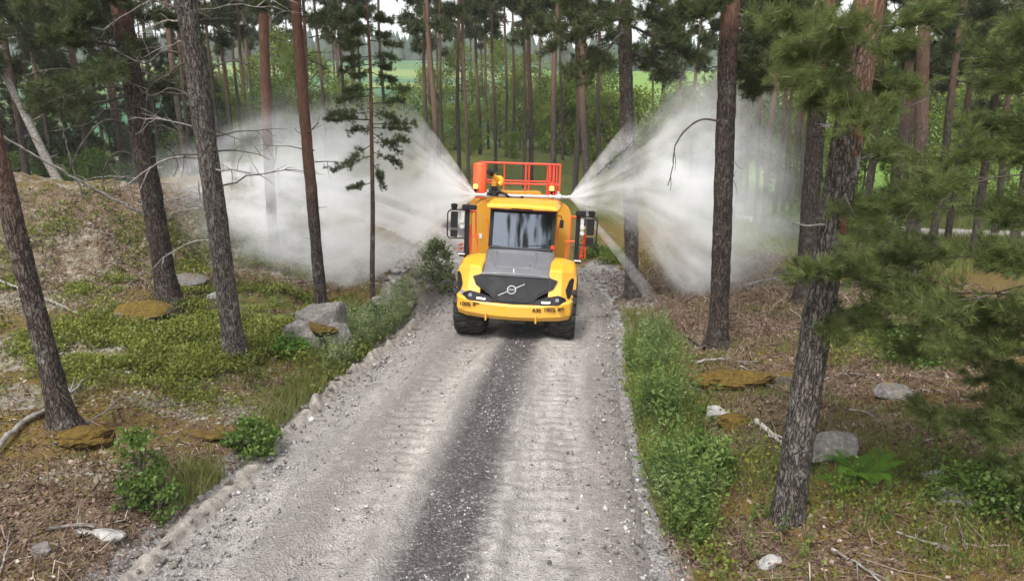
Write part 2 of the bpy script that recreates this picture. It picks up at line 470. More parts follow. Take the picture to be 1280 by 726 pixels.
# ---------------------------------------------------------------- the gravel road
def m_road():
    N = NT('gravel_road')
    uvn = N.n('UVMap', uv_map='UVMap'); sx = N.n('SeparateXYZ'); N.link(uvn.outputs[0], sx.inputs[0])
    u, v = sx.outputs[0], sx.outputs[1]
    P = N.coord('Object')
    n1 = N.noise(P, 1.1, 6, .6); n2 = N.noise(P, 7., 6, .7); n3 = N.noise(P, 45., 4, .7)
    stretch = N.n('Mapping'); stretch.inputs['Scale'].default_value = (1.6, .22, 1); N.link(uvn.outputs[0], stretch.inputs[0])
    ns = N.noise(stretch.outputs[0], 1.6, 5, .6)
    # across the road: pale compacted wheel tracks, dusty loose gravel, dark wet coarse strip
    uu = N.math('ADD', u, N.math('MULTIPLY', N.math('SUBTRACT', n1, .5), .5))
    un = N.math('DIVIDE', N.math('ADD', uu, 3.), 6.)
    def at(x): return (x + 3) / 6
    col = N.ramp(un, [(at(-2.7), (.28, .255, .235)), (at(-2.0), (.38, .352, .325)), (at(-1.35), (.245, .22, .195)), (at(-1.0), (.32, .292, .263)), (at(-.45), (.43, .397, .358)), (at(1.1), (.43, .40, .366)), (at(1.6), (.455, .425, .39)), (at(2.2), (.28, .245, .22)), (at(2.6), (.19, .165, .15))])
    col = N.mix(N.ramp(ns, [(.35, .75), (.6, 0.)]), col, (.20, .185, .17))
    col = N.mix(N.ramp(n2, [(.35, .45), (.6, 0.)]), col, (.17, .15, .135))
    col = N.mix(N.ramp(n2, [(.58, 0.), (.74, .6)]), col, (.52, .50, .475))
    # dark strip, wider and wetter towards the truck
    dk = N.math('SUBTRACT', 1., N.smooth(N.math('ABSOLUTE', N.math('SUBTRACT', N.math('ADD', u, N.math('MULTIPLY', N.math('SUBTRACT', n2, .5), .5)), .37)), .22, .72))
    dk = N.math('MULTIPLY', dk, N.ramp(ns, [(.2, .75), (.5, 1.)]))
    peb = N.voro(P, 38., out='Color'); pc = N.n('SeparateColor'); N.link(peb, pc.inputs[0])
    dark = N.ramp(pc.outputs[0], [(0., (.026, .022, .024)), (.6, (.056, .049, .050)), (.9, (.115, .102, .102)), (1., (.27, .25, .245))])
    col = N.mix(N.math('MULTIPLY', dk, .93), col, dark)
    sp = N.ramp(N.voro(P, 30., out='Color'), [(.0, (0.7, .7, .7)), (1., (1.12, 1.12, 1.12))])
    col = N.mix(.6, col, sp, 'MULTIPLY')
    # tyre lugs pressed across the wheel tracks
    tr = N.n('Mapping'); tr.inputs['Scale'].default_value = (1, 1, 1); N.link(uvn.outputs[0], tr.inputs[0])
    wv = N.math('SINE', N.math('ADD', N.math('MULTIPLY', v, 22.), N.math('MULTIPLY', N.math('ABSOLUTE', N.math('SUBTRACT', N.math('ABSOLUTE', N.math('SUBTRACT', u, .35)), 1.15)), 9.)))
    band = N.math('SUBTRACT', 1., N.smooth(N.math('ABSOLUTE', N.math('SUBTRACT', N.math('ABSOLUTE', N.math('SUBTRACT', u, .35)), 1.15)), .22, .5))
    lug = N.math('MULTIPLY', N.math('MULTIPLY', wv, band), N.ramp(N.noise(P, .9, 2), [(.36, 0.), (.55, 1.)]))
    col = N.mix(N.math('MULTIPLY', N.smooth(lug, .1, .8), .15), col, (.17, .152, .138))
    b0 = N.bump(lug, .4, .03)
    b1 = N.bump(n2, .8, .06, b0)
    b2 = N.bump(N.voro(P, 34.), .8, .03, b1)
    b3 = N.bump(n3, .6, .015, b2)
    N.bsdf(col, N.math('SUBTRACT', .95, N.math('MULTIPLY', dk, .35)), normal=b3, spec=.3)
    return N.m
M_ROAD = m_road()

def ribbon(centre, us, zf, step_len=None):
    T = np.gradient(centre, axis=0); L = np.linalg.norm(T, axis=1, keepdims=True); T = T / L
    Nn = np.stack([T[:, 1], -T[:, 0]], 1)
    X = centre[:, None, 0] + us[None] * Nn[:, None, 0]; Y = centre[:, None, 1] + us[None] * Nn[:, None, 1]
    s = np.concatenate([[0], np.cumsum(np.linalg.norm(np.diff(centre, axis=0), axis=1))])
    U = np.broadcast_to(us[None], X.shape); S = np.broadcast_to(s[:, None], X.shape)
    Z = zf(X, Y, U, S)
    k, n = X.shape; i = np.arange(k * n).reshape(k, n)
    F = np.stack([i[:-1, :-1], i[:-1, 1:], i[1:, 1:], i[1:, :-1]], -1).reshape(-1, 4)
    return np.stack([X, Y, Z], -1).reshape(-1, 3), F, np.stack([U, S], -1).reshape(-1, 2)

def road_z(X, Y, U, S):
    z = zbase(X, Y)
    a = np.abs(np.abs(U - .35) - 1.15)
    rut = -.045 * np.exp(-(a / .38) ** 2)
    a2 = np.abs(np.abs(U - .22) - 1.02)
    lug = .017 * np.tanh(2 * np.sin(S * 22 + 9 * a)) * sstep(.5, .3, a) * sstep(-.05, .3, fbm(X * .7, Y * .45, 2, 2)) * (.6 + .6 * fbm(X * 3, Y * 3, 6, 2))
    lug = lug + .011 * np.tanh(2 * np.sin(S * 18.7 - 10 * a2 + 1.5 * fbm(X, Y, 1, 2))) * sstep(.42, .25, a2) * sstep(.0, .3, fbm(X * .8 + 9, Y * .5, 3, 2))
    crown = .05 * (1 - (U / 2.7) ** 2)
    rid = .035 * np.exp(-((a - .52) / .12) ** 2) * (1 + fbm(X * 3, Y * 3, 4, 2))
    n = .035 * fbm(X * 1.2, Y * 1.2, 1, 3) + .018 * fbm(X * 5, Y * 5, 3, 3) + .010 * fbm(X * 14, Y * 14, 5, 2)
    loose = .02 * fbm(X * 9, Y * 9, 2, 2) * sstep(.7, .4, np.abs(U - .37))
    rub = sstep(1.9, 2.5, np.abs(U)) * .05 * (fbm(X * 6, Y * 6, 0, 3))
    return z + rut + lug + crown + rid + n + loose + rub - .30 * sstep(2.55, 3.0, np.abs(U)) ** 1.0

us_r = np.arange(-3.0, 3.001, .05)
fine_c = resample([tuple(p) for p in RC[::4]], .05)
i0, i1 = int(np.argmax(fine_c[:, 1] > 2.5)), int(np.argmax(fine_c[:, 1] > 25))
road_pieces = [(fine_c[i0:i1 + 1], us_r), (fine_c[i1::8], us_r[::2]), (fine_c[:i0 + 1][::-1][::8][::-1], us_r[::2])]
for c_, u_ in road_pieces:
    Vr, Fr, UVr = ribbon(c_, u_, road_z)
    rd = obj('road', mesh_np('road', Vr, Fr, [M_ROAD], smooth=True, uv=UVr)); tag(rd, kind='structure')
Vp, Fp, UVp = ribbon(PATH, np.linspace(-2.3, 2.3, 17), lambda X, Y, U, S: terr(X, Y, False) + .07 - .18 * sstep(1.9, 2.3, np.abs(U)))
N = NT('farm_track'); N.bsdf(N.ramp(N.noise(N.coord('Object'), 2., 5), [(.3, (.26, .23, .21)), (.7, (.42, .38, .35))]), .95)
pt = obj('path', mesh_np('path', Vp, Fp, [N.m], smooth=True)); tag(pt, kind='structure')

# the ridge of graded mud along the left edge
def berm_z(X, Y, U, S):
    lum = .5 + .5 * fbm(S * 2.2, U * 1.5, 2, 3)
    clod = np.maximum(0, fbm(X * 5.5, Y * 5.5, 4, 2)) * .16
    prof = np.exp(-(U / .17) ** 2)
    return zbase(X, Y) - .10 + prof * (.10 + .16 * lum + clod) + .025 * fbm(X * 16, Y * 16, 1, 2) * prof
bc = RC[(RC[:, 1] > 3.) & (RC[:, 1] < 20.)]; bt = RT[(RC[:, 1] > 3.) & (RC[:, 1] < 20.)]
off = -2.72 + .12 * fbm(bc[:, 1] * .5, bc[:, 1] * 0, 3, 3)
bl = np.stack([bc[:, 0] + off * bt[:, 1], bc[:, 1] - off * bt[:, 0]], 1)
bl = resample([tuple(p) for p in bl[::3]], .035)
def m_mud(name, lo, hi):
    N = NT(name); P = N.coord('Object')
    n = N.noise(P, 8, 6, .7); n2 = N.noise(P, 40, 3)
    c = N.ramp(n, [(.3, lo), (.7, hi)])
    N.bsdf(c, .95, normal=N.bump(n2, .7, .02, N.bump(n, .8, .05)), spec=.15); return N.m
M_MUD = m_mud('dry_mud', (.14, .12, .102), (.37, .338, .30))
Vb, Fb, _ = ribbon(bl, np.arange(-.42, .421, .035), berm_z)
bm_ = obj('ground_ridge', mesh_np('ground_ridge', Vb, Fb, [M_MUD], smooth=True)); tag(bm_, kind='structure')
# ================================================================ trees
def m_bark(name, low_lo, low_hi, up_lo, up_hi, h0, h1, lich=.0):
    """plated grey bark below, flaky orange bark from h0 to h1 metres up (the height is kept in the tint attribute)"""
    N = NT(name)
    P0 = N.coord('Object', scale=(1, 1, .22)); wn = N.noise(N.coord('Object', scale=(1, 1, .5)), 14., 3, out='Color')
    P = N.mix(.10, P0, wn, 'ADD')
    v = N.voro(P, 26., 'DISTANCE_TO_EDGE'); n = N.noise(P0, 22., 6, .72); n2 = N.noise(N.coord('Object', scale=(1, 1, .6)), 42., 4)
    crack = N.ramp(N.math('ADD', v, N.math('MULTIPLY', N.math('SUBTRACT', n, .5), .55)), [(.0, 0.), (.22, 1.)])
    low = N.mix(crack, low_lo, N.ramp(n2, [(.3, tuple(.6 * a + .4 * b for a, b in zip(low_lo, low_hi))), (.7, low_hi)]))
    if lich: low = N.mix(N.ramp(N.noise(N.coord('Object'), 5., 6, .7), [(.55, 0.), (.68, lich)]), low, (.34, .36, .31))
    up = N.ramp(n, [(.3, up_lo), (.7, up_hi)])
    h = N.math('ADD', N.attr('tint'), N.math('MULTIPLY', N.math('SUBTRACT', N.noise(N.coord('Object'), 2.5, 4), .5), 2.2))
    c = N.mix(N.smooth(h, h0, h1), low, up)
    bmp = N.bump(crack, .9, .016, N.bump(n, .8, .02))
    N.bsdf(c, .93, normal=bmp, spec=.12)
    return N.m
M_BARK = m_bark('pine_bark', (.030, .025, .022), (.185, .160, .142), (.16, .075, .045), (.33, .165, .095), 5.0, 8.0, .5)
M_BARK_RED = m_bark('pine_bark_reddish', (.030, .022, .019), (.15, .118, .102), (.11, .055, .04), (.22, .11, .075), 2.2, 5.0, .5)
M_BARK_DARK = m_bark('pine_bark_dark', (.017, .013, .011), (.108, .084, .072), (.10, .055, .04), (.24, .12, .08), 5.5, 7.5, .25)
M_BARK_GREY = m_bark('pine_bark_far', (.030, .024, .021), (.125, .10, .085), (.115, .072, .053), (.21, .135, .098), 4.5, 8.5, .2)
N = NT('dead_wood'); n_ = N.noise(N.coord('Object', scale=(1, 1, 1)), 14., 5)
N.bsdf(N.ramp(n_, [(.3, (.09, .078, .068)), (.55, (.22, .20, .18)), (.75, (.36, .34, .31))]), .9, normal=N.bump(n_, .5, .02)); M_DEAD = N.m
N = NT('dead_twig'); n_ = N.noise(N.coord('Object'), 9., 4)
N.bsdf(N.ramp(n_, [(.35, (.035, .028, .022)), (.65, (.11, .095, .08))]), .9); M_TWIG = N.m
M_NEEDLE = mat_leaf('pine_needles', (.035, .052, .018), (.115, .14, .050), .38, .5)
M_NEEDLE_NEAR = mat_leaf('pine_needles_near', (.055, .080, .022), (.17, .21, .066), .45, .5)
M_SPRUCE = mat_leaf('spruce_needles', (.030, .046, .018), (.085, .11, .040), .32, .5)
M_LEAF = mat_leaf('birch_leaves', (.09, .135, .020), (.23, .29, .050), .5, .45)
M_LEAF2 = mat_leaf('rowan_leaves', (.045, .088, .016), (.13, .20, .042), .40, .45)

def trunk_mesh(name, base, top, r0, r1, mat, sides=14, ringstep=.12, rough=.10, bend=.0, flare=.35, seed=0, h_off=0.):
    """a tapered, slightly crooked stem; coordinates relative to its foot"""
    rg = np.random.default_rng(seed)
    top = np.asarray(top, float) - np.asarray(base, float); L = np.linalg.norm(top)
    k = max(6, int(L / ringstep)); t = np.linspace(-.35 / L, 1, k)
    P = t[:, None] * top[None]
    ph = rg.random(4) * 6.28
    P[:, 0] += bend * (np.sin(t * 5 + ph[0]) - math.sin(ph[0])) + .3 * bend * (np.sin(t * 13 + ph[1]) - math.sin(ph[1]))
    P[:, 1] += bend * (np.sin(t * 4 + ph[2]) - math.sin(ph[2]))
    h = t * L
    rad = (r0 + (r1 - r0) * np.clip(t, 0, 1)) * (1 + flare * np.exp(-np.maximum(h, -.2) / .22))
    V, F = tube_np(P, rad, sides)
    a = np.tile(np.arange(sides) / sides * 6.283, k); hh = np.repeat(h, sides); rr = np.repeat(rad, sides)
    cen = np.repeat(P, sides, 0)
    nz = fbm(a * 1.9 * 1.2 + seed * 3.1, hh * 2.2, seed % 5, 3) + .6 * fbm(a * 4 + seed, hh * 6, (seed + 2) % 5, 2)
    lobes = np.exp(-np.maximum(hh, 0) / .3) * .35 * np.cos(a * 4 + seed)
    V = cen + (V - cen) * (1 + rough * nz + lobes * flare)[:, None]
    me = mesh_np(name, V, F, [mat], tint=hh + h_off, smooth=True)
    return me, P

def along(P, h):
    """point and local radius direction helper: the stem axis at height h"""
    z = P[:, 2]; return np.array([np.interp(h, z, P[:, 0]), np.interp(h, z, P[:, 1]), h])

def dead_branch_pts(p0, direc, length, sag=-.2, crook=.10, rg=None, n=9):
    d = np.asarray(direc, float); d /= np.linalg.norm(d)
    t = np.linspace(0, 1, n)
    P = p0[None] + d[None] * (t * length)[:, None]
    P[:, 2] += sag * length * t ** 2
    j = rg.normal(0, crook * length / n, (n, 3)); j[0] = 0
    return P + np.cumsum(j, 0) * .7

def branch_mesh(p0, direc, length, r, rg, sag=-.2, twigs=4, crook=.12):
    J = Join()
    P = dead_branch_pts(p0, direc, length, sag, crook, rg)
    J.add(*tube_np(P, np.linspace(r, r * .25, len(P)), 6))
    for _ in range(twigs):
        i = rg.integers(3, len(P) - 1)
        dd = (P[i] - P[i - 1]); dd /= np.linalg.norm(dd); dd = dd + rg.normal(0, .7, 3); 
        Q = dead_branch_pts(P[i], dd, length * rg.uniform(.15, .4), rg.uniform(-.3, .2), .18, rg, 6)
        J.add(*tube_np(Q, np.linspace(r * .45, r * .12, 6), 4))
    return J

# ---------- needles
def needle_tuft(n, L, w, rg, spread=.75, ax=.5):
    """a shoot end: n needles set round a short axis pointing along z"""
    t = rg.random(n) ** .8; a = rg.random(n) * 6.283
    rad = np.stack([np.cos(a), np.sin(a), np.zeros(n)], 1)
    dirv = rad * spread + np.array([0, 0, 1.]) * (1 - .35 * spread) + rg.normal(0, .12, (n, 3)); dirv /= np.linalg.norm(dirv, axis=1, keepdims=True)
    b = np.stack([0 * t, 0 * t, t * ax], 1)
    side = np.cross(dirv, rg.normal(0, 1, (n, 3))); side /= np.linalg.norm(side, axis=1, keepdims=True)
    ln = L * rg.uniform(.7, 1.1, n)[:, None]
    V = np.stack([b - side * w / 2, b + side * w / 2, b + dirv * ln], 1).reshape(-1, 3)
    F = np.arange(n * 3).reshape(n, 3)
    return V, F
_rg = np.random.default_rng(5)
TUFT_NEAR = [needle_tuft(35, .66, .044, _rg, .8, .75) for _ in range(3)]
TUFT_MID = [needle_tuft(34, .7, .05, _rg, .85, .6) for _ in range(3)]
TUFT_FAR = [needle_tuft(22, .8, .10, _rg, .95, .5) for _ in range(3)]

def add_tufts(J, P, D, S, tufts, tint, m=0, rg=RNG):
    P = np.asarray(P); D = np.asarray(D); S = np.asarray(S); tint = np.asarray(tint)
    w = rg.integers(0, len(tufts), len(P))
    for k, (TV, TF) in enumerate(tufts):
        s = w == k
        if not s.any(): continue
        V, F = scatter(TV, TF, P[s], D[s], S[s], rg.random(s.sum()) * 6.28)
        J.add(V, F, np.clip(np.repeat(tint[s], len(TV)) + rg.uniform(-.12, .12, len(V)), 0, 1), m)

def leafy_branch(J, p0, direc, length, r, rg, tufts, ts, dens, sag=.0, start=.35, wood=1, sub=6, flat=.5, tone=.45, subl=.45):
    """a pine branch: wood plus tufted side shoots, thickest towards its end"""
    P = dead_branch_pts(np.asarray(p0, float), direc, length, sag, .10, rg, 8)
    J.add(*tube_np(P, np.linspace(r, r * .25, 8), 5), tint=0, m=wood)
    tp, td = [], []
    def shoots(Q, n, s0):
        for _ in range(n):
            t = s0 + (1 - s0) * rg.random() ** .8; x = t * (len(Q) - 1); i = min(int(x), len(Q) - 2); f = x - i
            p = Q[i] * (1 - f) + Q[i + 1] * f
            dd = Q[i + 1] - Q[i]; dd /= np.linalg.norm(dd) + 1e-9
            v = dd * .7 + rg.normal(0, .55, 3) * np.array([1, 1, flat]); v[2] += .35
            tp.append(p + rg.normal(0, ts * .25, 3)); td.append(v)
    shoots(P, int(dens * .5), max(start, .4))
    for _ in range(sub):
        t = start + (1 - start) * rg.random(); x = t * 7; i = min(int(x), 6)
        dd = P[i + 1] - P[i]; dd /= np.linalg.norm(dd)
        sd = np.cross(dd, [0, 0, 1]) * rg.choice([-1, 1]) * rg.uniform(.6, 1.1) + dd * .8 + np.array([0, 0, rg.normal(.1, .3)])
        Q = dead_branch_pts(P[i], sd, length * subl * rg.uniform(.5, 1.) * (1.15 - t * .5), rg.uniform(-.15, .15), .14, rg, 6)
        J.add(*tube_np(Q, np.linspace(r * .4, r * .12, 6), 4), tint=0, m=wood)
        shoots(Q, int(dens / max(sub, 1)), .3)
    n = len(tp)
    if n:
        add_tufts(J, tp, td, ts * rg.uniform(.7, 1.25, n), tufts, np.clip(tone + rg.normal(0, .2, n), 0, 1), 0, rg)

def pine_crown(seed, H, z0, rmax, nb, tufts, ts, dens, mats, droop=.0, name='crown'):
    """the crown of a tall pine from z0 to H, coordinates relative to its foot"""
    rg = np.random.default_rng(seed); J = Join()
    for k in range(nb):
        t = (k + rg.random()) / nb
        z = z0 + (H - z0) * t
        prof = math.sin(math.pi * min(.97, .18 + .82 * t)) ** .7
        a = k * 2.4 + rg.normal(0, .5)
        ln = rmax * prof * rg.uniform(.65, 1.15)
        d = (math.cos(a), math.sin(a), rg.uniform(-.15, .25) + .5 * t - droop)
        leafy_branch(J, (0, 0, z), d, ln, .02 + .018 * ln, rg, tufts, ts, dens, sag=rg.uniform(-.1, .12), sub=5)
    for k in range(10):
        J2 = branch_mesh(np.array([0, 0, rg.uniform(3.5, z0)]), (math.cos(k * 2.4), math.sin(k * 2.4), rg.uniform(-.2, .3)), rg.uniform(.4, 1.5), .018, rg, -.1, 2)
        J.add(np.concatenate(J2.V), np.concatenate(J2.Q), 0, 1)
    add_tufts(J, np.stack([rg.normal(0, .3, 12), rg.normal(0, .3, 12), H - rg.random(12) * 1.2], 1), rg.normal(0, .6, (12, 3)) + [0, 0, .8], np.full(12, ts), tufts, np.full(12, .6), 0, rg)
    return J.mesh(name, mats)

def spruce_crown(seed, H, z0, rmax, nb, tufts, ts, mats):
    rg = np.random.default_rng(seed); J = Join()
    for k in range(nb):
        t = (k + rg.random()) / nb; z = z0 + (H - z0) * t
        ln = rmax * (1 - t) ** .85 * rg.uniform(.8, 1.15) + .15
        a = k * 2.4 + rg.normal(0, .4)
        leafy_branch(J, (0, 0, z), (math.cos(a), math.sin(a), -.15 - .15 * (1 - t)), ln, .02, rg, tufts, ts * (.6 + .6 * (1 - t)), 12 + int(14 * (1 - t)), sag=-.1, start=.15, sub=4, flat=.3, tone=.4)
    return J.mesh('crown', mats)

# leaves
LEAF = (np.array([[0, 0, 0], [.28, .02, .42], [0, -.06, .5], [-.28, .02, .42], [0, .05, 1.]]), np.array([[0, 1, 2], [0, 2, 3], [1, 4, 2], [2, 4, 3]]))
LEAF_S = (np.array([[0, 0, 0], [.32, .05, .5], [-.32, .05, .5], [0, 0, 1.]]), np.array([[0, 1, 2], [1, 3, 2]]))

def leaf_crown(seed, H, z0, rx, n_cl, per, ls, mats, wood=True, up=.35, drop=0.):
    """a broadleaved crown: clumps of leaves carried by limbs"""
    rg = np.random.default_rng(seed); J = Join()
    for k in range(n_cl):
        t = rg.random(); z = z0 + (H - z0) * t
        prof = math.sin(math.pi * (.12 + .83 * t)) ** .6
        a = rg.random() * 6.28; rr = rx * prof * rg.uniform(.35, 1.) 
        c = np.array([math.cos(a) * rr, math.sin(a) * rr, z])
        if wood and k % 2 == 0:
            zs = max(.2, z - rr * .8)
            mid = np.array([c[0] * .5, c[1] * .5, (zs + z) / 2 + .1])
            J.add(*tube_np(np.array([[0, 0, zs], mid, c]), [.035 * rx * .6, .02 * rx * .6, .008], 4), m=1)
        q = rg.normal(0, 1, (per, 3)) * np.array([1, 1, .7]) * rx * .17 + c
        d = rg.normal(0, 1, (per, 3)); d[:, 2] += up
        V, F = scatter(*LEAF_S, q, d, ls * rg.uniform(.6, 1.2, per), rg.random(per) * 6.28)
        tone = np.clip(rg.normal(.5, .2) + rg.normal(0, .15, per), 0, 1)
        J.add(V, F, np.repeat(tone, 4), 0)
    return J.mesh('crown', mats)

# ---------- shared crowns
CROWN_FAR = [pine_crown(20 + i, H, z0, r, nb, TUFT_FAR, .62, 26, [M_NEEDLE, M_TWIG]) for i, (H, z0, r, nb) in enumerate([(18.5, 11, 2.1, 13), (20, 12.5, 1.8, 11), (17.5, 10, 2.2, 13), (21, 13, 2.0, 12), (17, 9.6, 1.7, 12)])]
CROWN_NEAR = [pine_crown(40 + i, 17, 10.0, 2.6, 13, TUFT_MID, .42, 52, [M_NEEDLE, M_TWIG]) for i in range(2)]
SPRUCE = [spruce_crown(60 + i, H, .8, r, 46, TUFT_FAR, .55, [M_SPRUCE, M_TWIG]) for i, (H, r) in enumerate([(9, 2.1), (13, 2.6), (6.5, 1.7)])]
BIRCH = [leaf_crown(70 + i, H, z0, r, nc, 75, .23, [M_LEAF, M_TWIG]) for i, (H, z0, r, nc) in enumerate([(8, 1.2, 2.4, 70), (5.5, .5, 2.2, 55), (10, 2.5, 2.8, 80)])]
ROWAN = [leaf_crown(80 + i, H, z0, r, nc, 75, .2, [M_LEAF2, M_TWIG]) for i, (H, z0, r, nc) in enumerate([(4.5, .3, 2.0, 50), (7, .8, 2.4, 65)])]
# ---------------------------------------------------------------- the near pines, one by one
M_BARK_O = m_bark('pine_bark_orange', (.020, .016, .014), (.115, .095, .083), (.085, .045, .032), (.185, .095, .064), 5.0, 7.5, .3)
def near_pine(label, base_uv, up_uv, r0, r1, mat, H=17., sides=20, rough=.12, bend=.04, seed=1, crown=0, crown_scale=1., h_off=0., base=None, ringstep=.07, group='pines beside the road', flare=.55):
    """foot where (u,v) meets the ground; leaning so that the stem passes through up_uv at the same distance"""
    b = spot(*base_uv) if base is None else np.asarray(base, float)
    b[2] = gz(b[0], b[1])
    q = at_y(up_uv[0], up_uv[1], b[1])
    d = q - b; d = d / d[2]
    top = b + d * H
    t = thing('pine_tree', label, 'tree', tuple(b), group)
    me, P = trunk_mesh('trunk', b, top, r0, r1, mat, sides, ringstep, rough, bend, flare, seed, h_off)
    obj('trunk', me, t)
    if crown is not None:
        c = obj('crown', CROWN_NEAR[crown], t)
        c.location = (d[0] * (H - 17), d[1] * (H - 17), H - 17)
        # shear-free lean: turn the crown with the stem
        c.rotation_euler = (0, math.atan2(d[0], 1), seed * 1.3)
        c.location = tuple(np.array([d[0] * (H - 17 * crown_scale), 0, H - 17 * crown_scale]))
        c.scale = (crown_scale,) * 3
    return t, P, b

def add_dead(t, P, h, az, el, length, r, seed, sag=-.2, twigs=4, mat=None, crook=.12):
    rg = np.random.default_rng(seed)
    p0 = along(P, h)
    J = branch_mesh(p0, (math.cos(az) * math.cos(el), math.sin(az) * math.cos(el), math.sin(el)), length, r, rg, sag, twigs, crook)
    return obj('branch', J.mesh('branch', [mat or M_TWIG], True), t)

def add_dead_to(t, P, b, h, targets, r, seed, mat=None, twigs=2):
    """a dead branch that runs through given places (u, v, forward offset)"""
    rg = np.random.default_rng(seed)
    pts = [along(P, h)] + [at_y(u, v, b[1] + dy) - b for u, v, dy in targets]
    Q = resample([tuple(p) for p in pts], .06)
    Q = Q + np.cumsum(rg.normal(0, .006, Q.shape), 0) * np.linspace(0, 1, len(Q))[:, None]
    J = Join(); J.add(*tube_np(Q, np.linspace(r, r * .35, len(Q)), 6))
    for _ in range(twigs):
        i = rg.integers(len(Q) // 3, len(Q) - 2); dd = Q[i + 1] - Q[i]; dd = dd / np.linalg.norm(dd) + rg.normal(0, .8, 3)
        S = dead_branch_pts(Q[i], dd, rg.uniform(.15, .45), -.1, .2, rg, 5)
        J.add(*tube_np(S, np.linspace(r * .4, r * .15, 5), 4))
    return obj('branch', J.mesh('branch', [mat or M_TWIG], True), t)

def stubs(t, P, hs, seed, r=.012, mat=None, lmin=.12, lmax=.5):
    rg = np.random.default_rng(seed)
    for h in hs:
        add_dead(t, P, h, rg.random() * 6.28, rg.uniform(-.2, .5), rg.uniform(lmin, lmax), r * rg.uniform(.7, 1.4), int(rg.integers(1e6)), 0, 1, mat)

def hr(b, u, v): return float(at_y(u, v, b[1])[2] - b[2])

# leaning smooth stem at the left edge
T1, P1, B1 = near_pine('leaning bare pine stem standing in the moss hummock at the left edge', (80, 532), (0, 222), .135, .085, M_BARK_RED, 11, seed=3, bend=.05, crown=None, h_off=0, rough=.09)
stubs(T1, P1, [.5, 1.0, 1.3, 1.9, 2.4, 3.0], 31, .012)
c1 = obj('crown', CROWN_NEAR[0], T1); c1.scale = (.6, .6, .6); c1.rotation_euler = (0, -.26, 1); c1.location = (-.26 * 1.5, 0, .8)
# thick dark pine in front of the heather bank
T2, P2, B2 = near_pine('dark rough pine with two bare arched boughs in front of the bank', (212, 378), (143, 0), .23, .15, M_BARK_DARK, 17, seed=4, crown=0, ringstep=.08)
T3, P3, B3 = near_pine('thick grey plated pine nearest the shrubs, many dead twigs up its stem', (295, 450), (228, 0), .19, .135, M_BARK, 17, seed=5, crown=1, h_off=-3.5, ringstep=.06)
T4, P4, B4 = near_pine('straight pine turning orange above the mist, left of a similar leaning one', (343, 322), (330, 0), .17, .115, M_BARK_O, 17, seed=6, crown=0, h_off=2.6)
T5, P5, B5 = near_pine('slim orange topped pine rising right behind the split boulder', (402, 386), (366, 0), .155, .085, M_BARK_O, 17, seed=7, crown=1, h_off=2.9, bend=.07)
R1, PR1, BR1 = near_pine('dark straight pine right of the spray with one drooping dead bough', (896, 434), (917, 0), .215, .15, M_BARK_DARK, 17, h_off=-.6, seed=8, crown=1, sides=26, ringstep=.05)
R2, PR2, BR2 = near_pine('big scaly leaning pine in the right foreground with orange scars', (983, 652), (1052, 180), .175, .105, M_BARK, 13, seed=9, crown=None, sides=28, ringstep=.04, h_off=1.2, rough=.11, flare=.2)
R3, PR3, BR3 = near_pine('dark knobbly pine just behind the big leaning one on the right', (1004, 380), (1027, 60), .255, .19, M_BARK_DARK, 17, seed=10, crown=0)
MT, PMT, BMT = near_pine('grey pine half swallowed by the white spray', (790, 372), (783, 0), .23, .17, M_BARK, 17, seed=12, crown=0, h_off=-3)

# dead boughs
add_dead_to(T2, P2, B2, hr(B2, 168, 180), [(140, 150, -.3), (110, 170, -.5), (85, 210, -.7)], .03, 1)
add_dead_to(T2, P2, B2, hr(B2, 175, 200), [(150, 190, -.2), (133, 208, -.3), (130, 240, -.4)], .022, 2)
add_dead_to(T2, P2, B2, hr(B2, 160, 140), [(135, 137, .2), (110, 155, .2), (60, 165, 0)], .025, 3, twigs=4)
add_dead_to(T2, P2, B2, hr(B2, 152, 75), [(120, 90, .2), (70, 85, .2), (20, 95, 0)], .025, 4, twigs=5)
add_dead_to(T2, P2, B2, hr(B2, 190, 182), [(210, 186, .2), (222, 205, .2), (216, 222, .2)], .02, 41)
add_dead_to(T3, P3, B3, hr(B3, 254, 198), [(215, 197, -.2), (180, 215, -.4), (152, 238, -.6)], .03, 5, M_DEAD)
add_dead_to(T3, P3, B3, hr(B3, 262, 190), [(290, 188, .3), (318, 193, .5), (338, 202, .6)], .018, 6)
add_dead_to(T3, P3, B3, hr(B3, 268, 300), [(240, 302, -.1), (210, 318, -.2), (193, 335, -.3)], .02, 7, M_DEAD)
add_dead_to(T3, P3, B3, hr(B3, 243, 95), [(285, 78, .2), (310, 82, .3), (335, 100, .4)], .022, 8, twigs=4)
add_dead_to(T3, P3, B3, hr(B3, 238, 70), [(205, 65, -.2), (180, 80, -.3), (140, 60, -.4)], .022, 9, twigs=4)
add_dead_to(T3, P3, B3, hr(B3, 256, 160), [(285, 168, .2), (306, 175, .2)], .014, 10)
add_dead_to(T3, P3, B3, hr(B3, 247, 128), [(215, 110, .1), (190, 120, .1), (170, 105, 0)], .018, 11, twigs=4)
stubs(T3, P3, [hr(B3, 270, v) for v in (400, 340, 300, 250, 210, 160, 120, 60, 20)], 12)
stubs(T2, P2, [hr(B2, 180, v) for v in (300, 260, 230, 120, 90, 60, 30)], 13, .015, lmax=.9)
add_dead_to(T4, P4, B4, hr(B4, 333, 45), [(360, 52, .2), (380, 62, .2)], .02, 14)
_r = np.random.default_rng(71)
